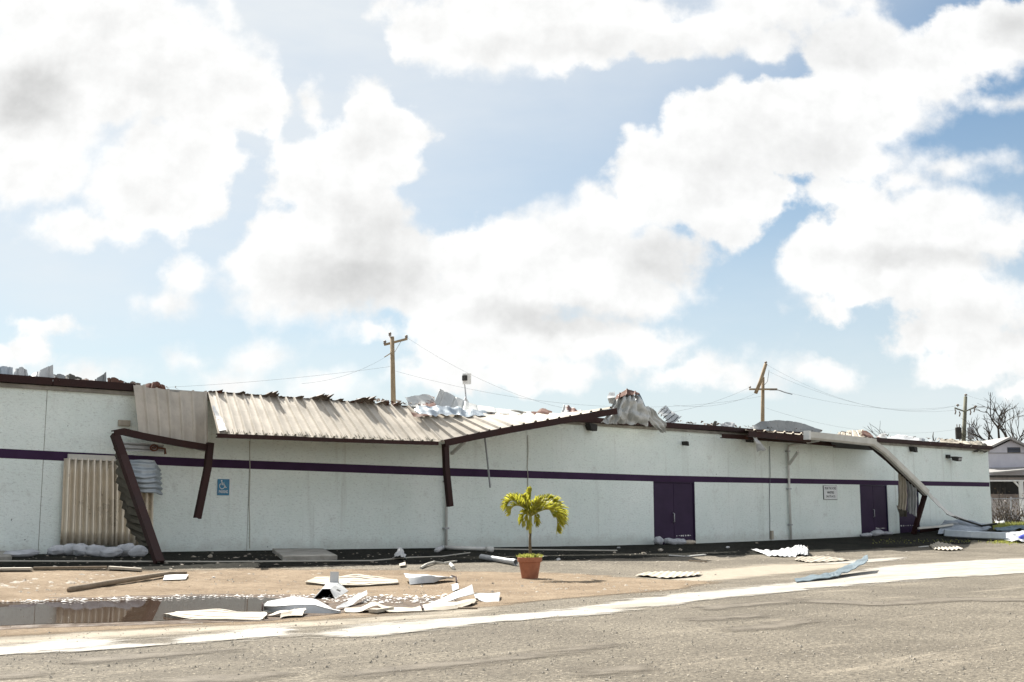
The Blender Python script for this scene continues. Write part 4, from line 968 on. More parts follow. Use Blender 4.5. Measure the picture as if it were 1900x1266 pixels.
# aerial on the roof
an = thing('roof_antenna', 'small panel antenna on a thin tripod mast behind the torn roof edge', 'antenna', wp(864, 748, -5))
va = -5
obj('mast', MB().tube([wp(866, 752, va), wp(862.5, 716, va), wp(859, 694, va)], .028, 6), M['steel'], an)
for q, (x, y) in enumerate(((857, 752), (863, 753), (872, 752))):
    obj('leg', MB().tube([wp(863.5, 737, va), wp(x, y, va + (.4 if q != 1 else -.6))], .022, 6), M['steel'], an)
p0 = wp(863.5, 703.5, va + .1); pe = .16
obj('panel', MB().hexa([p0 + D * (-.14) - UP * .22, p0 + D * .17 - UP * .2 + N * .1, p0 + D * .17 - UP * .2 + N * .14, p0 - D * .14 - UP * .22 + N * .05, p0 + D * (-.14) + UP * .2, p0 + D * .17 + UP * .22 + N * .1, p0 + D * .17 + UP * .22 + N * .14, p0 - D * .14 + UP * .2 + N * .05]), M['white_paint'], an)
obj('clamp', MB().wbox(uv(p0)[0] - .18, uv(p0)[0] - .06, va + .12, va + .3, p0.z - .08, p0.z + .12), M['dark'], an)

# ------------------------------------------------------------------ utility poles and wires
p1 = thing('utility_pole', 'weathered brown utility pole with a short crossarm behind the long canopy', 'utility pole', at(729.5, 975, 70), 'utility poles behind the building')
def tube_at(pts, Y, r, n=8): return MB().tube([at(x, y, Y) for x, y in pts], r, n)
obj('pole', tube_at([(730, 972), (730, 748), (727.5, 625)], 70, [.17, .15, .125], 12), M['wood_pole'], p1, smooth=True)
obj('crossarm', MB().beam([at(713, 640, 70.2), at(755.5, 629, 69.7)], .11, .12, channel=False), M['wood_pole'], p1)
obj('brace', tube_at([(744, 634), (732, 654)], 69.8, .018, 5), M['steel'], p1)
for x, y in ((714, 636), (723.5, 621), (754, 626)):
    c = at(x, y, 69.9); obj('insulator', MB().lathe(c - UP * .12, [(.02, -.05), (.03, .04), (.09, .06), (.09, .12), (.05, .13), (.10, .17), (.07, .24), (.02, .26)], 10), M['ceramic'], p1, smooth=True)
obj('guy_bracket', tube_at([(726, 655), (713, 663)], 69.8, .03, 5), M['wood_pole'], p1)
p2 = thing('utility_pole', 'utility pole snapped at the top, broken piece leaning on its crossarm', 'utility pole', at(1415, 975, 85), 'utility poles behind the building')
obj('pole', tube_at([(1415, 972), (1415, 781), (1415.5, 700)], 85, [.16, .14, .12], 12), M['wood_pole'], p2, smooth=True)
obj('crossarm', MB().beam([at(1390, 722.5, 84.7), at(1442, 722.5, 84.7)], .11, .12, channel=False), M['wood_pole'], p2)
obj('broken_top', tube_at([(1402, 730), (1411, 708), (1421, 675)], 84.6, [.13, .13, .12], 10), M['wood_pole'], p2, smooth=True)
obj('loose_bracket', tube_at([(1418, 715), (1424, 708), (1427, 687)], 84.8, .02, 5), M['steel'], p2)
c = at(1391.5, 719, 84.7); obj('insulator', MB().lathe(c - UP * .05, [(.02, 0), (.08, .03), (.08, .1), (.03, .14)], 10), M['ceramic'], p2, smooth=True)
c = at(1421, 674, 84.6); obj('insulator', MB().lathe(c - UP * .02, [(.02, 0), (.1, .03), (.1, .1), (.03, .16)], 10), M['ceramic'], p2, smooth=True)
p3 = thing('utility_pole', 'greenish utility pole carrying two transformer cans beyond the right corner', 'utility pole', at(1788, 975, 105), 'utility poles behind the building')
obj('pole', tube_at([(1786.5, 972), (1788, 815), (1791.5, 736)], 105, [.2, .19, .15], 12), M['green_pole'], p3, smooth=True)
obj('crossarm', MB().beam([at(1771, 757, 104.7), at(1790, 764, 104.7), at(1811, 755, 104.7)], .10, .11, channel=False), M['green_pole'], p3)
for x, y in ((1772, 764), (1780, 768), (1800, 765), (1807, 760)):
    obj('cutout_switch', MB().tube([at(x, y - 4, 104.5), at(x + 1.5, y, 104.4), at(x, y + 5, 104.5)], .06, 6), M['ceramic'], p3)
for x, y in ((1777, 752), (1810, 754.5), (1792, 733)):
    c = at(x, y, 104.7); obj('insulator', MB().lathe(c - UP * .08, [(.03, -.1), (.04, 0), (.13, .03), (.13, .13), (.04, .18)], 10), M['ceramic'], p3, smooth=True)
for (x, m_) in ((1779, 'dark'), (1802, 'steel')):
    c = at(x, 815, 104.6); tcn = obj('transformer', MB().lathe(c, [(.22, 0), (.27, .05), (.27, .95), (.25, 1.02), (.08, 1.07)], 14), M[m_], p3, smooth=False)
    for dx in (-.1, .12): obj('bushing', MB().tube([c + Vector((dx, 0, 1.02)), c + Vector((dx, 0, 1.3))], .04, 6), M['ceramic'], tcn)
WI = [('thin sagging line from the brown pole right to the snapped pole', (754, 626, 69.7), (1391, 719, 84.7), 3.2), ('lower thin line from the brown pole towards the snapped pole', (731, 688, 69.9), (1415, 735, 84.9), 1.4),
      ('thin line leaving the brown pole to the left, low', (727, 680, 70), (-200, 722, 60), .6), ('slack service drop from the brown pole down left', (713, 664, 70), (560, 712, 60), .3),
      ('upper line between the snapped pole and the transformer pole', (1421, 676, 84.6), (1777, 752, 104.6), 1.6), ('middle line between the snapped pole and the transformer pole', (1427, 690, 84.7), (1810, 755, 104.6), 1.4), ('lower line from the snapped crossarm to the transformer pole', (1442, 723, 84.7), (1785, 752, 104.7), .8),
      ('upper line running right from the transformer pole', (1792, 733, 104.7), (2100, 742, 110), 1.2), ('lower line running right from the transformer pole', (1810, 755, 104.6), (2100, 742, 110), .8), ('thin line from the snapped pole towards the roof heap', (1402, 730, 84.6), (1250, 752, 70), .4), ('low line behind the bare sapling to the transformer pole', (1420, 757, 85), (1785, 795, 104.8), 1.0)]
for lb, a, b, sag in WI:
    A, B = at(*a), at(*b)
    tag(obj('power_line', MB().tube([lerp(A, B, t) - UP * sag * 4 * t * (1 - t) for t in np.linspace(0, 1, 25)], .0055, 4), M['wire']), lb, 'power line', 'overhead lines')
tag(obj('broken_line', MB().tube([at(1428, 724, 84.6), at(1444, 724, 84.6), at(1456, 728.5, 84.6), at(1470, 732, 84.8)], .03, 5), M['wire']), 'short loose end of cable at the crossarm of the snapped pole', 'cable')

# ------------------------------------------------------------------ bare trees
def bare_tree(parent, base, spread, h, r0, seed, levels=5):
    r_ = random.Random(seed); limbs = MB(); twigs = MB()
    def grow(p, d, L, r, lv):
        n_ = 4; pts = [p]; dd = d.copy()
        for i in range(n_):
            dd = (dd + Vector((r_.uniform(-1, 1), r_.uniform(-1, 1), r_.uniform(-.5, .7))) * .26).normalized()
            pts.append(pts[-1] + dd * L / n_)
        (limbs if lv < 2 else twigs).tube(pts, [lerp(r, r * .62, i / n_) for i in range(n_ + 1)], 6 if lv < 2 else 4, cap=False)
        if lv < levels:
            for q in range(r_.choice((2, 3, 3)) if lv < levels - 1 else 3):
                k = r_.choice((n_, n_, n_ - 1, n_ - 2)); s = .75 if lv else spread
                nd = (dd + Vector((r_.uniform(-1, 1), r_.uniform(-1, 1), r_.uniform(-.45, .75))) * s).normalized()
                grow(pts[k], nd, L * r_.uniform(.55, .82), r * r_.uniform(.5, .66), lv + 1)
    grow(base, Vector((0, 0, 1)), h, r0, 0)
    obj('trunk', limbs, M['bark'], parent); obj('crown', twigs, M['bark'], parent)
bt_ = at(1882, 972, 92)
t1 = thing('bare_tree', 'large leafless spreading tree behind the gabled house on the right', 'tree', bt_)
bare_tree(t1, bt_, 1.25, 4.6, .38, 12, 6)
bt_ = at(1658, 972, 80)
t2 = thing('bare_sapling', 'small leafless broken tree behind the white roof mound', 'tree', bt_)
bare_tree(t2, bt_, .6, 2.7, .13, 5, 4)
bt_ = at(1727, 972, 78)
t3 = thing('thin_tree', 'single thin bare stem above the roof left of the transformer pole', 'tree', bt_)
obj('trunk', MB().tube([bt_, at(1729, 860, 78), at(1733, 822, 78), at(1731, 810, 78), at(1732, 802, 78)], [.09, .07, .05, .04, .015], 5), M['bark'], t3)
obj('crown', MB().tube([at(1733, 822, 78), at(1737, 812, 78)], [.04, .015], 5).tube([at(1733, 824, 78), at(1746, 817, 78), at(1750, 816, 78)], [.03, .02, .01], 5), M['bark'], t3)

# ------------------------------------------------------------------ neighbouring house, fence, bush at the right edge
YH = 78.0
hs = thing('gabled_house', 'pale lilac gabled house with dark louvre and broken carport right of the building', 'house', at(1880, 981, YH))
def hb(x0, x1, y0, y1, Y0, dep): # box facing the camera
    a, b = at(x0, y1, Y0), at(x1, y0, Y0)
    return MB().hexa([(a.x, Y0, a.z), (b.x, Y0, a.z), (b.x, Y0 + dep, a.z), (a.x, Y0 + dep, a.z), (a.x, Y0, b.z), (b.x, Y0, b.z), (b.x, Y0 + dep, b.z), (a.x, Y0 + dep, b.z)])
obj('wall', hb(1826, 1920, 841, 985, YH, 7), M['house'], hs)
a, b, c = at(1826, 840.8, YH), at(1875, 818, YH), at(1924, 840.8, YH)
obj('gable', MB().loft([[a, c, b], [a + Vector((0, 7, 0)), c + Vector((0, 7, 0)), b + Vector((0, 7, 0))]]), M['house'], hs)
for s_ in (0, 1):
    e0, e1 = (at(1822, 840, YH - .4), at(1875, 814.5, YH - .4)) if s_ == 0 else (at(1875, 814.5, YH - .4), at(1928, 840, YH - .4))
    obj('roof_slope', MB().hexa([e0, e1, e1 + Vector((0, 7.8, 0)), e0 + Vector((0, 7.8, 0)), e0 + UP * .14, e1 + UP * .14, e1 + Vector((0, 7.8, .14)), e0 + Vector((0, 7.8, .14))]), M['house_roof'], hs)
lv = obj('louvre', hb(1870, 1893, 830.5, 839.8, YH - .05, .04), M['dark'], hs)
for k in range(3): obj('slat', hb(1870.5, 1892.5, 832.5 + k * 2.6, 833.3 + k * 2.6, YH - .09, .035), M['trim_blue'], lv)
obj('trim_board', hb(1826, 1920, 868, 870.5, YH - .06, .05), M['trim_blue'], hs)
obj('siding_line', hb(1826, 1920, 840.2, 841.4, YH - .05, .045), M['house_roof'], hs)
obj('carport_roof', MB().hexa([at(1834, 880, YH - 2.5), at(1915, 872, YH - 2.5), at(1915, 868, YH - .1), at(1834, 871, YH - .1), at(1834, 877, YH - 2.5), at(1915, 869.5, YH - 2.5), at(1915, 866, YH - .1), at(1834, 869, YH - .1)]), M['house_roof'], hs)
obj('carport_beam', hb(1832, 1915, 891, 893.5, YH - 2.6, .15), M['white_paint'], hs)
obj('carport_fascia', hb(1832, 1915, 882, 886, YH - 2.55, .12), M['dark'], hs)
obj('carport_soffit', hb(1832, 1915, 886.2, 890.8, YH - 2.5, .1), M['tan_wall'], hs)
obj('carport_shade_board', hb(1834, 1915, 894, 917, YH - .2, .15), M['dark'], hs)  # flat board, the carport's inner shade painted as near-black colour
obj('low_wall', hb(1834, 1915, 917.2, 960, YH - 1.0, .2), M['tan_wall'], hs)
obj('carport_post', hb(1896.5, 1898.5, 893.6, 985, YH - 2.6, .15), M['white_paint'], hs)
obj('carport_brace', MB().beam([at(1881, 893, YH - 2.5), at(1897, 909, YH - 2.5)], .08, .1, channel=False), M['white_paint'], hs)
obj('carport_post', hb(1828, 1830, 893.6, 985, YH - 2.6, .15), M['white_paint'], hs)
fz = thing('chain_link_fence', 'chain link fence with pale top rail in front of the gabled house', 'fence', at(1870, 978, 70))
YF = 70.0
obj('top_rail', MB().tube([at(1830, 926, YF), at(1930, 924.5, YF)], .035, 6), M['steel'], fz)
for x in (1840, 1876, 1912): obj('post', MB().tube([at(x, 982, YF), at(x, 922, YF)], .035, 6), M['steel'], fz)
wm = MB()
a0, b0 = at(1832, 927, YF), at(1928, 972, YF)
Hh = a0.z - b0.z; Ww = b0.x - a0.x
nl = 26
for k in range(-12, nl):
    x = a0.x + Ww * k / nl
    for sgn in (1, -1):
        xs = [x, x + sgn * Hh]
        lo, hi = max(min(xs), a0.x), min(max(xs), b0.x)
        if lo < hi:
            zf = lambda q: a0.z - (q - x) * sgn
            wm.tube([(lo, YF, zf(lo)), (hi, YF, zf(hi))], .004, 3, cap=False)
tag(obj('wire_mesh', wm, M['steel'], fz), kind='stuff')
bs = at(1868, 980, 68)
bsh = thing('dry_bush', 'brown leafless tangled bush by the fence at the building corner', 'bush', bs)
rb = random.Random(9); tw = MB(); lf = MB()
for k in range(90):
    x = rb.uniform(1838, 1905); p = at(x, 982 + rb.uniform(-3, 2), 68 + rb.uniform(-.8, .8))
    hgt = rb.uniform(.8, 2.4) * (1.25 if x < 1862 else .85); pts = [p]; d_ = Vector((rb.uniform(-.5, .5), rb.uniform(-.4, .4), 1)).normalized()
    for i in range(5):
        d_ = (d_ + Vector((rb.uniform(-1, 1), rb.uniform(-1, 1), rb.uniform(-.5, .3))) * .35).normalized(); pts.append(pts[-1] + d_ * hgt / 5)
    tw.tube(pts, [.022, .018, .015, .012, .009, .005], 4, cap=False)
    for q in range(10):
        c = rb.choice(pts[1:]) + Vector((rb.gauss(0, .14), rb.gauss(0, .14), rb.gauss(0, .14))); s_ = rb.uniform(.03, .075)
        a_ = Vector((rb.uniform(-1, 1), rb.uniform(-1, 1), rb.uniform(-1, 1))) * s_; b_ = Vector((rb.uniform(-1, 1), rb.uniform(-1, 1), rb.uniform(-1, 1))) * s_
        lf.quad(c, c + a_, c + a_ + b_, c + b_)
obj('twigs', tw, M['bark'], bsh); tag(obj('leaves', lf, M['bush'], bsh), kind='stuff')

# ------------------------------------------------------------------ potted palm
pc = gp(983, 1074)
S = pc.y / 2223
palm = thing('potted_palm', 'young yellow green palm in a terracotta pot standing in the sun', 'potted palm', pc)
hp = 39 * S
obj('pot', MB().lathe(pc, [(14.5 * S, 0), (15 * S, .01), (20.0 * S, hp * .76), (20.6 * S, hp * .78), (22.4 * S, hp * .79), (23 * S, hp * .99), (22.6 * S, hp), (20.8 * S, hp), (20.2 * S, hp * .9), (19.0 * S, hp * .72)], 36), M['terracotta'], palm, smooth=False)
obj('soil', MB().lathe(pc + UP * hp * .90, [(20.15 * S, 0), (14 * S, .03), (4 * S, .04)], 20), M['soil'], palm)
def stemp(x, y): q = at(x, y, pc.y); return q
obj('trunk', MB().tube([stemp(984, 1036), stemp(984, 1026), stemp(983.2, 1005), stemp(983.6, 990)], [4.2 * S, 3.2 * S, 2.7 * S, 2.7 * S], 10), M['trunk'], palm, smooth=True)
obj('crown_shaft', MB().tube([stemp(983.6, 990), stemp(984, 975), stemp(984, 962), stemp(983.5, 950)], [2.9 * S, 3.0 * S, 3.2 * S, 2.2 * S], 10), M['stem_green'], palm, smooth=True)
rp = random.Random(4)
def frond(path, depth, leaf, droop, seed, nleaf=46, wide=1.0, twist=0.0):
    """path: pixels of the arching midrib; depth: how far each point stands before (-) or behind (+) the stem"""
    r_ = random.Random(seed); P0 = [at(x, y, pc.y + dz) for (x, y), dz in zip(path, depth)]
    def pt(t):
        f = t * (len(P0) - 1); i = min(int(f), len(P0) - 2); f -= i
        a = P0[max(i - 1, 0)]; b = P0[i]; c = P0[i + 1]; d_ = P0[min(i + 2, len(P0) - 1)]
        return .5 * ((2 * b) + (c - a) * f + (2 * a - 5 * b + 4 * c - d_) * f * f + (3 * b - a - 3 * c + d_) * f ** 3)
    rach = [pt(k / 20) for k in range(21)]
    fo = obj('frond', MB().tube(rach, [lerp(1.5 * S, .35 * S, k / 20) for k in range(21)], 6), M['stem_green'], palm, smooth=True)
    mb = MB()
    for k in range(nleaf):
        t = .12 + .88 * (k + .5) / nleaf
        p = pt(t); tg = (pt(min(t + .02, 1)) - pt(t - .02)).normalized()
        side0 = tg.cross(UP)
        side0 = side0.normalized() if side0.length > .15 else Vector((0, -1, 0))
        up_ = side0.cross(tg).normalized()
        for sg_ in (-1, 1):
            ang = r_.gauss(0, .12) + twist
            side = (side0 * math.cos(ang) + up_ * math.sin(ang)) * sg_
            L = leaf * 1.3 * S * (math.sin(math.pi * min(1, .18 + t * .80)) ** .55) * r_.uniform(.8, 1.1)
            dr = (side * (.55 * wide) + tg * r_.uniform(.55, 1.0) + up_ * r_.uniform(.0, 1.15)).normalized()
            wv = (up_ * .3 + tg * .95 - dr * .2).normalized().cross(dr).cross(dr).normalized()
            q1 = p + dr * L * .45; q2 = p + dr * L * .8 - UP * L * droop * .35; q3 = p + dr * L - UP * L * droop
            ww = r_.uniform(.9, 1.4) * S * 1.15
            i = len(mb.v)
            mb.v += [p - wv * ww * .4, p + wv * ww * .4, q1 - wv * ww, q1 + wv * ww, q2 - wv * ww * .8, q2 + wv * ww * .8, q3]
            mb.f += [(i, i + 1, i + 3, i + 2), (i + 2, i + 3, i + 5, i + 4), (i + 4, i + 5, i + 6)]
    obj('leaflets', mb, M['frond'], fo)
frond([(985, 958), (998, 950), (1015, 945), (1028, 951), (1034, 966), (1033, 984)], [0, -.06, -.15, -.2, -.22, -.22], 22, 0.21, 1, 84, .9)
frond([(985, 956), (1000, 944), (1018, 937), (1031, 942), (1038, 955), (1040, 970)], [0, .1, .22, .3, .35, .36], 21, 0.18, 2, 74, .9)
frond([(984, 956), (996, 938), (1010, 930), (1024, 930), (1035, 938)], [0, .05, .2, .2, .1], 18, .2, 7, 60, 1.0)
frond([(982, 956), (973, 942), (960, 931), (948, 929), (941, 937), (941, 950)], [0, -.05, -.1, -.15, -.18, -.2], 15, 0.15, 3, 70, .9)
frond([(982, 955), (975, 938), (964, 928), (950, 924), (939, 930)], [0, .1, .2, .3, .32], 15, .2, 4, 58, .9)
frond([(983, 956), (983, 935), (985, 918), (986, 906)], [0, .02, .03, .04], 12, .0, 5, 30, .5)
frond([(983, 956), (979, 940), (974, 928), (970, 922)], [0, -.12, -.22, -.3], 13, .1, 8, 26, .6)
frond([(983, 955), (974, 944), (962, 938), (950, 942), (945, 956)], [0, -.1, -.2, -.3, -.34], 14, .2, 11, 44, .9)
frond([(984, 955), (994, 945), (1006, 940), (1018, 944), (1026, 958)], [0, -.14, -.3, -.4, -.42], 16, .2, 12, 50, .9)
frond([(984, 957), (989, 951), (994, 958), (994, 974)], [0, -.2, -.34, -.36], 12, .3, 13, 34, .5)
frond([(983, 957), (975, 952), (970, 960), (969, 974)], [0, -.1, -.2, -.22], 12, .3, 14, 34, .5)
frond([(983, 957), (978, 952), (977, 962), (978, 980)], [0, -.22, -.34, -.32], 13, .3, 6, 30, .45)
frond([(984, 956), (990, 940), (998, 930), (1004, 926)], [0, -.15, -.3, -.4], 13, .1, 9, 26, .6)
gl_ = MB()
for k in range(520):
    a_ = rp.uniform(0, 2 * math.pi); r_ = rp.uniform(3, 23) * S
    b0 = pc + Vector((r_ * math.cos(a_) * .92, r_ * math.sin(a_) * .92, hp * .95))
    d_ = Vector((math.cos(a_) * rp.uniform(.1, .9) * r_ / (20 * S), math.sin(a_) * rp.uniform(.1, .9) * r_ / (20 * S), rp.uniform(.5, 1.1))).normalized()
    L = rp.uniform(5, 12) * S; sd = d_.cross(Vector((rp.uniform(-1, 1), rp.uniform(-1, 1), .3))).normalized() * rp.uniform(.5, 1.1) * S
    i = len(gl_.v); gl_.v += [b0 - sd, b0 + sd, b0 + d_ * L * .6 + sd * .8, b0 + d_ * L * .6 - sd * .8, b0 + d_ * L - UP * L * .15]
    gl_.f += [(i, i + 1, i + 2, i + 3), (i + 3, i + 2, i + 4)]
tag(obj('ground_cover', gl_, M['grass'], palm), kind='stuff')

# ------------------------------------------------------------------ grass at the right corner
rg = random.Random(3); gm = MB()
def blades(n, fx_, h0, h1):
    for k in range(n):
        x, y = fx_(); p = gp(x, y); a_ = rg.uniform(0, 6.28); hh = rg.uniform(h0, h1); w0 = rg.uniform(.012, .03)
        s_ = Vector((math.cos(a_), math.sin(a_), 0)); t_ = Vector((rg.uniform(-.5, .5), rg.uniform(-.5, .5), 1)).normalized()
        i = len(gm.v); gm.v += [p - s_ * w0, p + s_ * w0, p + t_ * hh]; gm.f.append((i, i + 1, i + 2))
blades(2600, lambda: (rg.uniform(1843, 1925), rg.uniform(969, 984)), .05, .22)
blades(500, lambda: (rg.gauss(1868, 14), rg.gauss(1006, 1.6)), .03, .1)
blades(170, lambda: (rg.uniform(1620, 1800), 1005 + rg.gauss(0, 2.2)), .02, .06)
tag(obj('grass', gm, M['grass']), 'short yellow green grass at the right corner of the building', 'grass', kind='stuff')

# ------------------------------------------------------------------ wreckage on the ground
def gsheet(lb, ct, mt, name='sheet_metal', cat='metal sheet', nu=30, nv=12, thick=.006, group=None, smooth=False, **kw):
    return tag(obj(name, sheet(ct, nu, nv, **kw), M[mt], thick=thick, smooth=smooth), lb, cat, group)
G = gl
# pile of sheets right of the building corner
gsheet('curved bluish corrugated sheet against the right end of the wall', [[wp(1752, 966, 1.0), wp(1790, 964, .8), wp(1832, 974, .9)], [wp(1744, 978, 1.8), wp(1790, 974, 1.6), wp(1845, 985, 1.8)], [wp(1740, 990, 2.8), wp(1795, 991, 2.8), wp(1862, 995, 3.0)]], 'strip_grey', nu=30, nv=40, ribs=7, depth=.08, rib_t=True, crumple=.08, cscale=1, seed=41)
gt = thing('fallen_fascia', 'long pale box gutter lying on the ground at the right corner', 'gutter', gp(1800, 1000))
obj('front_length', MB().beam([gh(1752, 998, 989), gh(1800, 1001, 992), gh(1864, 1003, 994.5)], .3, .30, channel=False), M['blue_galv'], gt, bevel=.03)
gsheet('crumpled white sheet with a curled end at the right edge', [[gh(1860, 996, 990), gh(1885, 996, 987), gh(1920, 996, 985)], [gh(1861, 1001, 994), gh(1886, 1002, 993), gh(1920, 1002, 991)], [gh(1864, 1005, 1003), gh(1888, 1008, 1005), gh(1915, 1008, 1005)]], 'white_sheet', crumple=.10, cscale=3, seed=42)
gsheet('white twisted flashing running from the wall corner to the right edge', [[gh(1752, 993, 985), gh(1800, 995, 989), gh(1860, 994, 988), gh(1930, 990, 984)], [gh(1752, 996, 988), gh(1800, 998, 992), gh(1860, 998, 992), gh(1930, 994, 988)]], 'white_sheet', nu=40, crumple=.06, seed=43)
gsheet('dark grey bent sheet on the grass at the right edge', [[gh(1845, 984, 980), gh(1880, 982, 976), gh(1930, 980, 973)], [gh(1850, 990, 986), gh(1885, 988, 983), gh(1930, 987, 980)]], 'strip_blue', crumple=.08, ribs=3, depth=.06, rib_t=True, seed=44)
tag(obj('blue_tarp_roll', MB().tube([gh(1889, 1006, 1003), gh(1895, 1004, 999), gh(1902, 1002, 995)], [.08, .13, .1], 10), M['tarp'], smooth=True), 'small roll of blue tarp at the right edge beside crumpled white sheet', 'tarp')
tag(obj('fallen_beam', MB().beam([G(1706, 990, .12), G(1735, 988, .16), G(1764, 985, .3)], .14, .16), M['brown']), 'dark beam lying at the wall foot left of the bluish sheet', 'beam')
tag(obj('fallen_rail', MB().beam([G(1704, 993, .3), G(1745, 991, .34), G(1768, 988, .36)], .10, .08, channel=False), M['gutter']), 'pale rail lying before the dark beam at the wall foot', 'rail')
tag(obj('sagging_cable', MB().tube([wp(1757, 953, 2.0), wp(1775, 961, 1.8), wp(1796, 968, 1.6), wp(1822, 976, 1.6), G(1850, 988, .4)], .05, 6), M['dark']), 'black cable trailing from the torn gutter to the ground sheets', 'cable')
gsheet('small white scrap on the grass beside the building corner', [[G(1845, 968, .25), G(1862, 969, .35)], [G(1847, 976, .1), G(1864, 974, .15)]], 'white_sheet', crumple=.12, seed=46, nu=10, nv=6)

# middle ground, on the shade-darkened apron
tag(obj('concrete_slab', MB().hexa([G(525, 1042), G(626, 1040), G(600, 1025), G(505, 1026), gl(525, 1042, .13), gl(626, 1040, .13), gl(600, 1025, .11), gl(505, 1026, .12)]), M['concrete'], bevel=.015), 'broken concrete slab lying near the wall foot in the shade', 'slab')
tag(obj('concrete_slab', MB().hexa([G(-30, 1044), G(22, 1040), G(14, 1030), G(-30, 1030), gl(-30, 1044, .12), gl(22, 1040, .1), gl(14, 1030, .1), gl(-30, 1030, .12)]), M['concrete'], bevel=.015), 'grey slab in the shade at the left edge near the flat sandbag', 'slab')
cb = [(-150, 1043), (0, 1043), (200, 1043.5), (400, 1044), (560, 1043), (690, 1042), (760, 1036), (820, 1034), (872, 1027)]
tag(obj('ground_cable', MB().tube([G(x, y, .02) for x, y in cb], .018, 5), M['pale_wire']), 'long thin pale cable lying along the shaded pavement before the wall', 'cable')
tag(obj('ground_cable', MB().tube([G(x, y, .03) for x, y in ((912, 1021), (985, 1022), (1070, 1023), (1145, 1023.5))], .022, 5), M['pale_wire']), 'thin pale rod on the ground right behind the potted palm', 'rod')
pp = thing('fallen_downpipe', 'white plastic pipe lying against the wall foot with an end coupling', 'pipe', gp(866, 1023))
obj('pipe', MB().tube([G(822, 1021, .08), G(866, 1022.5, .08), G(906, 1024, .08)], .06, 10), M['pipe'], pp, smooth=True)
obj('coupling', MB().tube([G(903, 1024, .08), G(914, 1025, .08)], .085, 10), M['pipe'], pp, smooth=True)
obj('elbow', MB().tube([G(822, 1021, .08), G(816, 1023, .08), G(810, 1025, .05)], .075, 10), M['grey_pipe'], pp, smooth=True)
def open_pipe(lb, a, b, r, mt):
    a, b = Vector(a), Vector(b); t = (b - a).normalized(); x = t.cross(UP).normalized(); y = x.cross(t); n_ = 16
    ring = lambda p, q: [p + (x * math.cos(k * 2 * math.pi / n_) + y * math.sin(k * 2 * math.pi / n_)) * q for k in range(n_)]
    m = MB().loft([ring(a + t * .1, r * .85), ring(a, r * .85), ring(a, r), ring(b - t * .16, r), ring(b - t * .15, r * 1.18), ring(b, r * 1.18), ring(b, r * .92), ring(b - t * .8, r * .88)], cap=False)
    return tag(obj('drain_pipe', m, M[mt], smooth=False), lb, 'pipe')
open_pipe('grey plastic pipe with an open socket end beside the terracotta pot', G(893, 1038, .07), G(957, 1050, .09), .075, 'grey_pipe')
tag(obj('bent_stick', MB().tube([G(781, 1056, .03), G(792, 1051, .05), G(806, 1047, .06), G(824, 1048, .04), G(847, 1044, .04)], [.035, .035, .03, .03, .025], 6), M['pale_wire']), 'bent pale stick at the edge of the wall shadow left of the grey pipe', 'stick')
tag(obj('pipe_stub', MB().tube([G(836, 1051, .05), G(841, 1057, .05)], .05, 8), M['pipe']), 'short pipe stub at the shadow edge right of the bent stick', 'pipe')
gsheet('small crumpled white scrap in the shade left of the fallen pipe', [[G(732, 1036, .12), G(742, 1033, .3), G(752, 1036, .1)], [G(730, 1040, .02), G(742, 1041, .12), G(754, 1040, .02)]], 'white_sheet', name='scrap', cat='metal scrap', crumple=.08, cscale=4, jag=.15, seed=51, nu=12, nv=6)
gsheet('small pale scrap in the shade under the crumpled one', [[G(740, 1050, .05), G(752, 1049, .08)], [G(742, 1054, .02), G(752, 1053, .03)]], 'cream_sheet', name='scrap', cat='metal scrap', crumple=.04, seed=52, nu=8, nv=5)
BITS = [(1226, 1023, 10, 'stone', 'grey lump of rubble in the shade under the double door'), (1195, 1030, 12, 'stone', 'pale lump of rubble right of the palm in the shade'), (1262, 1022, 8, 'stone', 'small stone lying right of the grey rubble lump'), (1140, 1027, 7, 'stone', 'small stone at the end of the pale rod'), (1036, 1040, 9, 'white_sheet', 'small white flake right behind the palm pot'), (1350, 1018, 9, 'white_sheet', 'small white flake in the shade right of the double door'), (1148, 1018, 7, 'white_sheet', 'tiny white flake at the wall foot before the double door'), (690, 1044, 7, 'stone', 'small stone at the bend of the long pale cable'), (396, 1073.5, 8, 'fleck', 'small white chip on the dirt beyond the dark stick'), (1404, 1009, 6, 'stone', 'small stone at the wall foot left of the forked pipe'), (390, 1035, 12, 'stone', 'pale chip in the shade under the wheelchair sign')]
for k, (x, y, w0, m_, lb) in enumerate(BITS):
    r_ = random.Random(300 + k); c = G(x, y); sc = c.y / 2223 * w0 / 2; b_ = bmesh.new(); bmesh.ops.create_icosphere(b_, subdivisions=1, radius=1)
    mb = MB(); mb.v = [c + Vector((v.co.x * sc, v.co.y * sc, (v.co.z + .5) * sc * .6)) * 1 + Vector((r_.uniform(-.3, .3), r_.uniform(-.3, .3), r_.uniform(-.1, .3))) * sc for v in b_.verts]; mb.f = [tuple(v.index for v in f.verts) for f in b_.faces]; b_.free()
    tag(obj('rubble_piece', mb, M[m_]), lb, 'rubble')
for k, (a, b, lb) in enumerate((((1241, 1032), (1272, 1034), 'left of two pale battens in the shade before the double door'), ((1276, 1034), (1308, 1031), 'right of two pale battens in the shade before the double door'), ((1278, 1042), (1312, 1044), 'dark batten at the shadow edge before the double door'))):
    tag(obj('batten', MB().beam([G(*a, .03), G(*b, .03)], .09, .03, channel=False), M['pipe' if k < 2 else 'stick']), lb, 'batten')

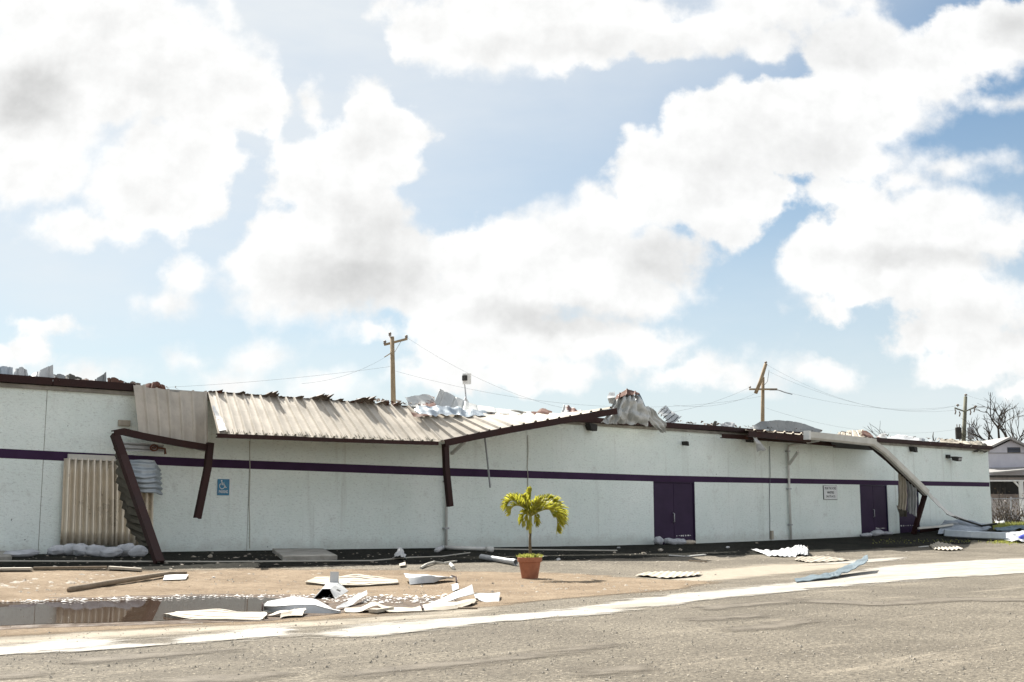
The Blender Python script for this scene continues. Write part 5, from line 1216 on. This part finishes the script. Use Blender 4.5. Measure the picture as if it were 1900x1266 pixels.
# sunlit dirt
tag(obj('wooden_pole', MB().tube([G(128, 1101, .06), G(200, 1090, .09), G(262, 1080, .09), (G(312, 1071, .08)), G(345, 1067, .05)], [.06, .06, .055, .045, .035], 8), M['stick'], smooth=True), 'long dark wooden pole lying across the dirt behind the puddle', 'pole')
tag(obj('plank', MB().beam([G(-30, 1061, .05), G(58, 1060, .05)], .25, .05, channel=False), M['cream_sheet']), 'pale plank at the shadow edge on the left', 'plank')
tag(obj('plank', MB().beam([G(202, 1058, .06), G(262, 1061, .05)], .2, .05, channel=False), M['cream_sheet']), 'short pale plank at the shadow edge above the long dark pole', 'plank')
tag(obj('plank', MB().beam([G(62, 1058, .04), G(198, 1057, .05)], .10, .05, channel=False), M['stick']), 'thin brown lath between the two pale planks at the shadow edge', 'lath')
gsheet('flat white scrap lying at the end of the long dark pole', [[G(304, 1074, .06), G(350, 1071, .06)], [G(302, 1079, .03), G(345, 1078, .04)]], 'white_sheet', crumple=.03, seed=53, nu=14, nv=6)
gsheet('cream ribbed sheet lying flat behind the open white box gutter', [[G(586, 1078, .07), G(665, 1072, .08), G(736, 1080, .06)], [G(566, 1085, .05), G(640, 1092, .06), G(740, 1086, .05)]], 'cream_sheet', nu=14, nv=44, ribs=5, depth=.07, prof='trap', rib_t=True, crumple=.03, seed=54)
tr = thing('box_gutter', 'white folded gutter tray on the dirt left of the palm', 'gutter', gp(795, 1086))
obj('tray', sheet([[gh(748, 1080, 1067), gh(790, 1079, 1067), gh(835, 1078, 1071)], [gh(757, 1086, 1072), gh(800, 1085, 1071), gh(842, 1080, 1073)], [G(760, 1087, .02), G(802, 1085, .03), G(838, 1079, .12)]], 22, 12, crumple=.05, cscale=1.6, seed=55), M['white_sheet'], tr, thick=.01)
obj('bent_end', MB().tube([G(838, 1080, .14), G(846, 1081, .12), G(847, 1083, .03)], .02, 5), M['brown'], tr)
# open hood-shaped box with a dark mouth
hd = thing('box_gutter', 'open white box gutter with dark mouth and upright flap beside the puddle', 'gutter', gp(605, 1113))
mouth = [gh(580, 1113, 1113), gh(598, 1112, 1093), gh(612, 1111, 1093), gh(623, 1113, 1113)]
backp = [gh(602, 1098, 1098), gh(606, 1096, 1082), gh(628, 1095, 1081), gh(646, 1098, 1097)]
shell = MB(); shell.grid([mouth, [lerp(a, b, .5) for a, b in zip(mouth, backp)], backp])
obj('shell', shell, M['white_sheet'], hd, thick=.012)
inn = MB(); cen = lambda L, f: [lerp(q, sum(L, Vector()) / 4, f) for q in L]
inn.grid([cen(mouth, .06), cen([lerp(a, b, .9) for a, b in zip(mouth, backp)], .10)]); inn.quad(*cen([lerp(a, b, .9) for a, b in zip(mouth, backp)], .10))
obj('dark_lining', inn, M['dark'], hd, thick=.004)  # near-black lining and back inside the open mouth
obj('flap', sheet([[gh(612, 1096, 1061), gh(628, 1096, 1061)], [gh(612, 1096, 1072), gh(628, 1096, 1073)], [gh(611, 1096, 1083), gh(629, 1096, 1083)]], 6, 8, crumple=.03, seed=56), M['white_sheet'], hd, thick=.008)
# ridge shaped white piece at the water's edge
rs = thing('box_gutter', 'white ridged gutter length lying at the right end of the puddle', 'gutter', gp(560, 1138))
obj('body', sheet([[gh(500, 1132, 1116), gh(545, 1128, 1107), gh(585, 1130, 1115), gh(622, 1136, 1130)], [gh(489, 1138, 1121), gh(546, 1139, 1120), gh(584, 1139, 1120), gh(630, 1140, 1133)], [gh(489, 1137, 1134), gh(546, 1140, 1138), gh(590, 1140, 1139), gh(632, 1140, 1138)]], 30, 12, crumple=.05, cscale=1.4, seed=57), M['white_sheet'], rs, thick=.01)
obj('end_plate', MB().quad(gh(488, 1138, 1122), gh(486, 1133, 1117), gh(485, 1137, 1132), gh(487, 1138, 1135)), M['brown'], rs, thick=.01)
gsheet('narrow white sheet curling up from the puddle rim', [[gh(681, 1112, 1093), gh(681, 1116, 1101)], [gh(664, 1118, 1101), gh(668, 1122, 1112)], [gh(645, 1126, 1114), gh(645, 1130, 1126)], [gh(624, 1134, 1127), gh(622, 1136, 1133)]], 'white_sheet', nu=8, nv=24, crumple=.05, seed=58)
gsheet('folded cream sheet with ragged edge before the ridged gutter', [[gh(566, 1140, 1127), gh(540, 1141, 1132), gh(496, 1146, 1139)], [gh(567, 1142, 1130), gh(545, 1144, 1136), gh(522, 1147, 1136)], [gh(560, 1147, 1140), gh(535, 1148, 1143), gh(518, 1150, 1148)]], 'cream_sheet', nu=26, nv=10, crumple=.06, cscale=2.5, jag=.05, seed=59)
gsheet('flattened cream corrugated sheet at the front rim of the puddle', [[gh(324, 1140, 1132), gh(400, 1138, 1130), gh(488, 1144, 1137)], [gh(300, 1146, 1138), gh(400, 1147, 1140), gh(497, 1149, 1141)], [gh(318, 1149, 1144), gh(400, 1153, 1148), gh(484, 1153, 1149)]], 'cream_sheet', nu=26, nv=48, ribs=5, depth=.09, prof='trap', rib_t=True, crumple=.07, cscale=1.2, jag=.02, seed=60)
lg = thing('box_gutter', 'long buckled cream gutter with raised flap right of the puddle', 'gutter', gp(770, 1134))
obj('body', sheet([[gh(640, 1136, 1129), gh(672, 1134, 1128), gh(696, 1132, 1119), gh(722, 1134, 1128), gh(780, 1128, 1123), gh(838, 1124, 1117), gh(882, 1118, 1111)], [gh(638, 1138, 1134), gh(672, 1138, 1132), gh(698, 1137, 1127), gh(722, 1138, 1132), gh(782, 1134, 1128), gh(842, 1131, 1122), gh(884, 1122, 1116)], [G(640, 1139, .02), G(674, 1139, .03), G(700, 1138, .10), G(722, 1139, .02), G(784, 1136, .02), G(846, 1132, .02), G(872, 1127, .04)]], 50, 10, crumple=.045, cscale=2, seed=61), M['cream_sheet'], lg, thick=.01)
obj('raised_flap', sheet([[gh(795, 1122, 1119), gh(838, 1118, 1104), gh(876, 1114, 1085)], [gh(812, 1124, 1121), gh(848, 1121, 1111), gh(879, 1117, 1103)]], 20, 8, crumple=.02, seed=62), M['white_sheet'], lg, thick=.01)
obj('seam_strip', MB().beam([G(784, 1136, .05), gh(783, 1134, 1126), gh(781, 1128, 1122)], .03, .02, channel=False), M['brown'], lg)
tag(obj('wood_offcut', MB().beam([G(692, 1140, .05), G(723, 1136, .06)], .16, .05, channel=False), M['cream_sheet']), 'pale wood offcut tucked under the long buckled gutter', 'wood')
ty = thing('box_gutter', 'small white tray shaped gutter end right of the raised flap', 'gutter', gp(905, 1118))
obj('tray', sheet([[gh(881, 1110, 1102), gh(905, 1109, 1103), gh(927, 1109, 1101)], [gh(881, 1113, 1108), gh(905, 1114, 1108), gh(927, 1113, 1107)], [gh(890, 1117, 1114), gh(908, 1119, 1118), gh(926, 1117, 1115)]], 16, 10, crumple=.05, cscale=2.5, seed=63), M['white_sheet'], ty, thick=.012)
obj('rim', MB().tube([gh(881, 1110, 1101.5), gh(905, 1109, 1102), gh(928, 1109, 1100.5)], .018, 5), M['cream_sheet'], ty)
gsheet('tiny white scrap on the dirt above the raised flap', [[G(838, 1095, .08), G(850, 1094, .1)], [G(840, 1099, .02), G(851, 1097, .05)]], 'white_sheet', name='scrap', cat='metal scrap', crumple=.04, seed=64, nu=6, nv=5)
tag(obj('lath', MB().beam([G(850, 1131, .02), G(886, 1131, .02)], .06, .03, channel=False), M['stick']), 'thin brown lath beside the end of the long buckled gutter', 'lath')
# right hand side
gsheet('flat cream ribbed sheet lying alone in the sun right of the palm', [[G(1195, 1066, .05), G(1250, 1064, .05), G(1302, 1067, .06)], [G(1178, 1071, .05), G(1240, 1076, .05), G(1296, 1071, .05)]], 'cream_sheet', nu=60, nv=10, ribs=9, depth=.022, crumple=.02, seed=65)
gsheet('white corrugated sheet with a crumpled raised corner at the shadow edge', [[G(1394, 1024, .06), G(1440, 1025, .06), G(1478, 1022, .2), gh(1494, 1024, 1014)], [G(1420, 1031, .04), G(1450, 1033, .05), G(1478, 1031, .1), gh(1500, 1031, 1020)], [G(1425, 1033, .03), G(1455, 1035, .03), G(1480, 1033, .05), gh(1499, 1034, 1030)]], 'white_sheet', nu=60, nv=16, ribs=9, depth=.03, crumple=.09, cscale=2.5, jag=.04, seed=66)
gsheet('dark tangled scrap on the raised corner of the white corrugated sheet', [[gh(1488, 1026, 1016), gh(1499, 1026, 1013)], [gh(1490, 1030, 1024), gh(1500, 1031, 1024)]], 'net', name='scrap', cat='metal scrap', crumple=.16, cscale=3, jag=.2, seed=67, nu=12, nv=10)
gsheet('flat cream sheet with scalloped edge before the white corrugated one', [[G(1480, 1036, .05), G(1530, 1035, .06), G(1578, 1040, .03)], [G(1474, 1041, .04), G(1500, 1045, .04), G(1560, 1043, .03)]], 'cream_sheet', nu=60, ribs=8, depth=.025, crumple=.03, seed=68)
gsheet('long blue grey flashing strip on the white road line', [[G(1474, 1077, .03), G(1540, 1070, .08), G(1580, 1063, .22), G(1611, 1058, .4)], [G(1478, 1083, .03), G(1540, 1077, .06), G(1584, 1069, .16), G(1612, 1064, .3)]], 'strip_blue', nu=40, nv=6, crumple=.04, seed=69, thick=.02)
gsheet('scalloped cream corrugated sheet near the shadow corner on the right', [[G(1724, 1014, .05), G(1740, 1011, .12), G(1765, 1014, .06)], [G(1732, 1021, .06), G(1760, 1023, .06), G(1789, 1021, .05)]], 'cream_sheet', nu=60, ribs=7, depth=.045, crumple=.03, seed=70)
tag(obj('batten', MB().beam([G(1706, 1016.5, .03), G(1722, 1015.5, .04)], .08, .03, channel=False), M['pipe']), 'short pale batten left of the scalloped sheet at the shadow corner', 'batten')

# ------------------------------------------------------------------ litter nobody could count
def litter(name, n, pick, s0, s1, mt, lb, seed, flat=.5):
    r_ = random.Random(seed); mb = MB()
    for k in range(n):
        x, y = pick(r_); p = gp(x, y)
        s_ = r_.uniform(s0, s1) * (1 if r_.random() < .85 else 1.9)
        zz = .03 if mt in ('fleck',) else .005
        a_ = r_.uniform(0, 6.28); i = len(mb.v)
        for q in range(4):
            w0 = s_ * r_.uniform(.6, 1.2); mb.v.append(p + Vector((math.cos(a_ + q * 1.57) * w0, math.sin(a_ + q * 1.57) * w0, zz)))
        mb.v.append(p + Vector((r_.uniform(-.2, .2) * s_, r_.uniform(-.2, .2) * s_, zz + s_ * flat * r_.uniform(.5, 1.4))))
        mb.f += [(i, i + 1, i + 4), (i + 1, i + 2, i + 4), (i + 2, i + 3, i + 4), (i + 3, i, i + 4)]
    return tag(obj(name, mb, M[mt]), lb, 'debris', kind='stuff')
litter('rubble_chips', 420, lambda r: (r.gauss(60, 75), r.uniform(1066, 1094)), .02, .09, 'stone', 'pale rubble chips strewn on the dirt at the left', 1, .22)
litter('rubble_chips', 1100, lambda r: (r.uniform(-60, 1350), r.uniform(1064, 1105)), .012, .035, 'stone', 'scattered small chips over the sunlit dirt', 2)
litter('white_flakes', 330, lambda r: ((lambda x: (x, 1120 - (x if x < 430 else 430) * .026 + r.gauss(0, 1.6)))(r.uniform(-30, 850))), .012, .035, 'fleck', 'white flakes along the far rim of the puddle', 3, .3)
litter('white_flakes', 200, lambda r: (r.uniform(600, 850), r.uniform(1110, 1122)), .012, .04, 'fleck', 'white flakes on the wet mud right of the puddle', 4, .3)
litter('shade_litter', 520, lambda r: (r.uniform(-40, 1700), r.uniform(1022, 1058) - max(0, 0)), .012, .045, 'stone', 'small litter on the shaded pavement before the wall', 5, .3)
litter('road_grit', 9000, lambda r: (r.uniform(-30, 1930), 1266 - (r.random() ** .7) * 190), .005, .014, 'grit', 'loose grit on the road surface', 6, .7)

SC.render.engine = 'CYCLES'
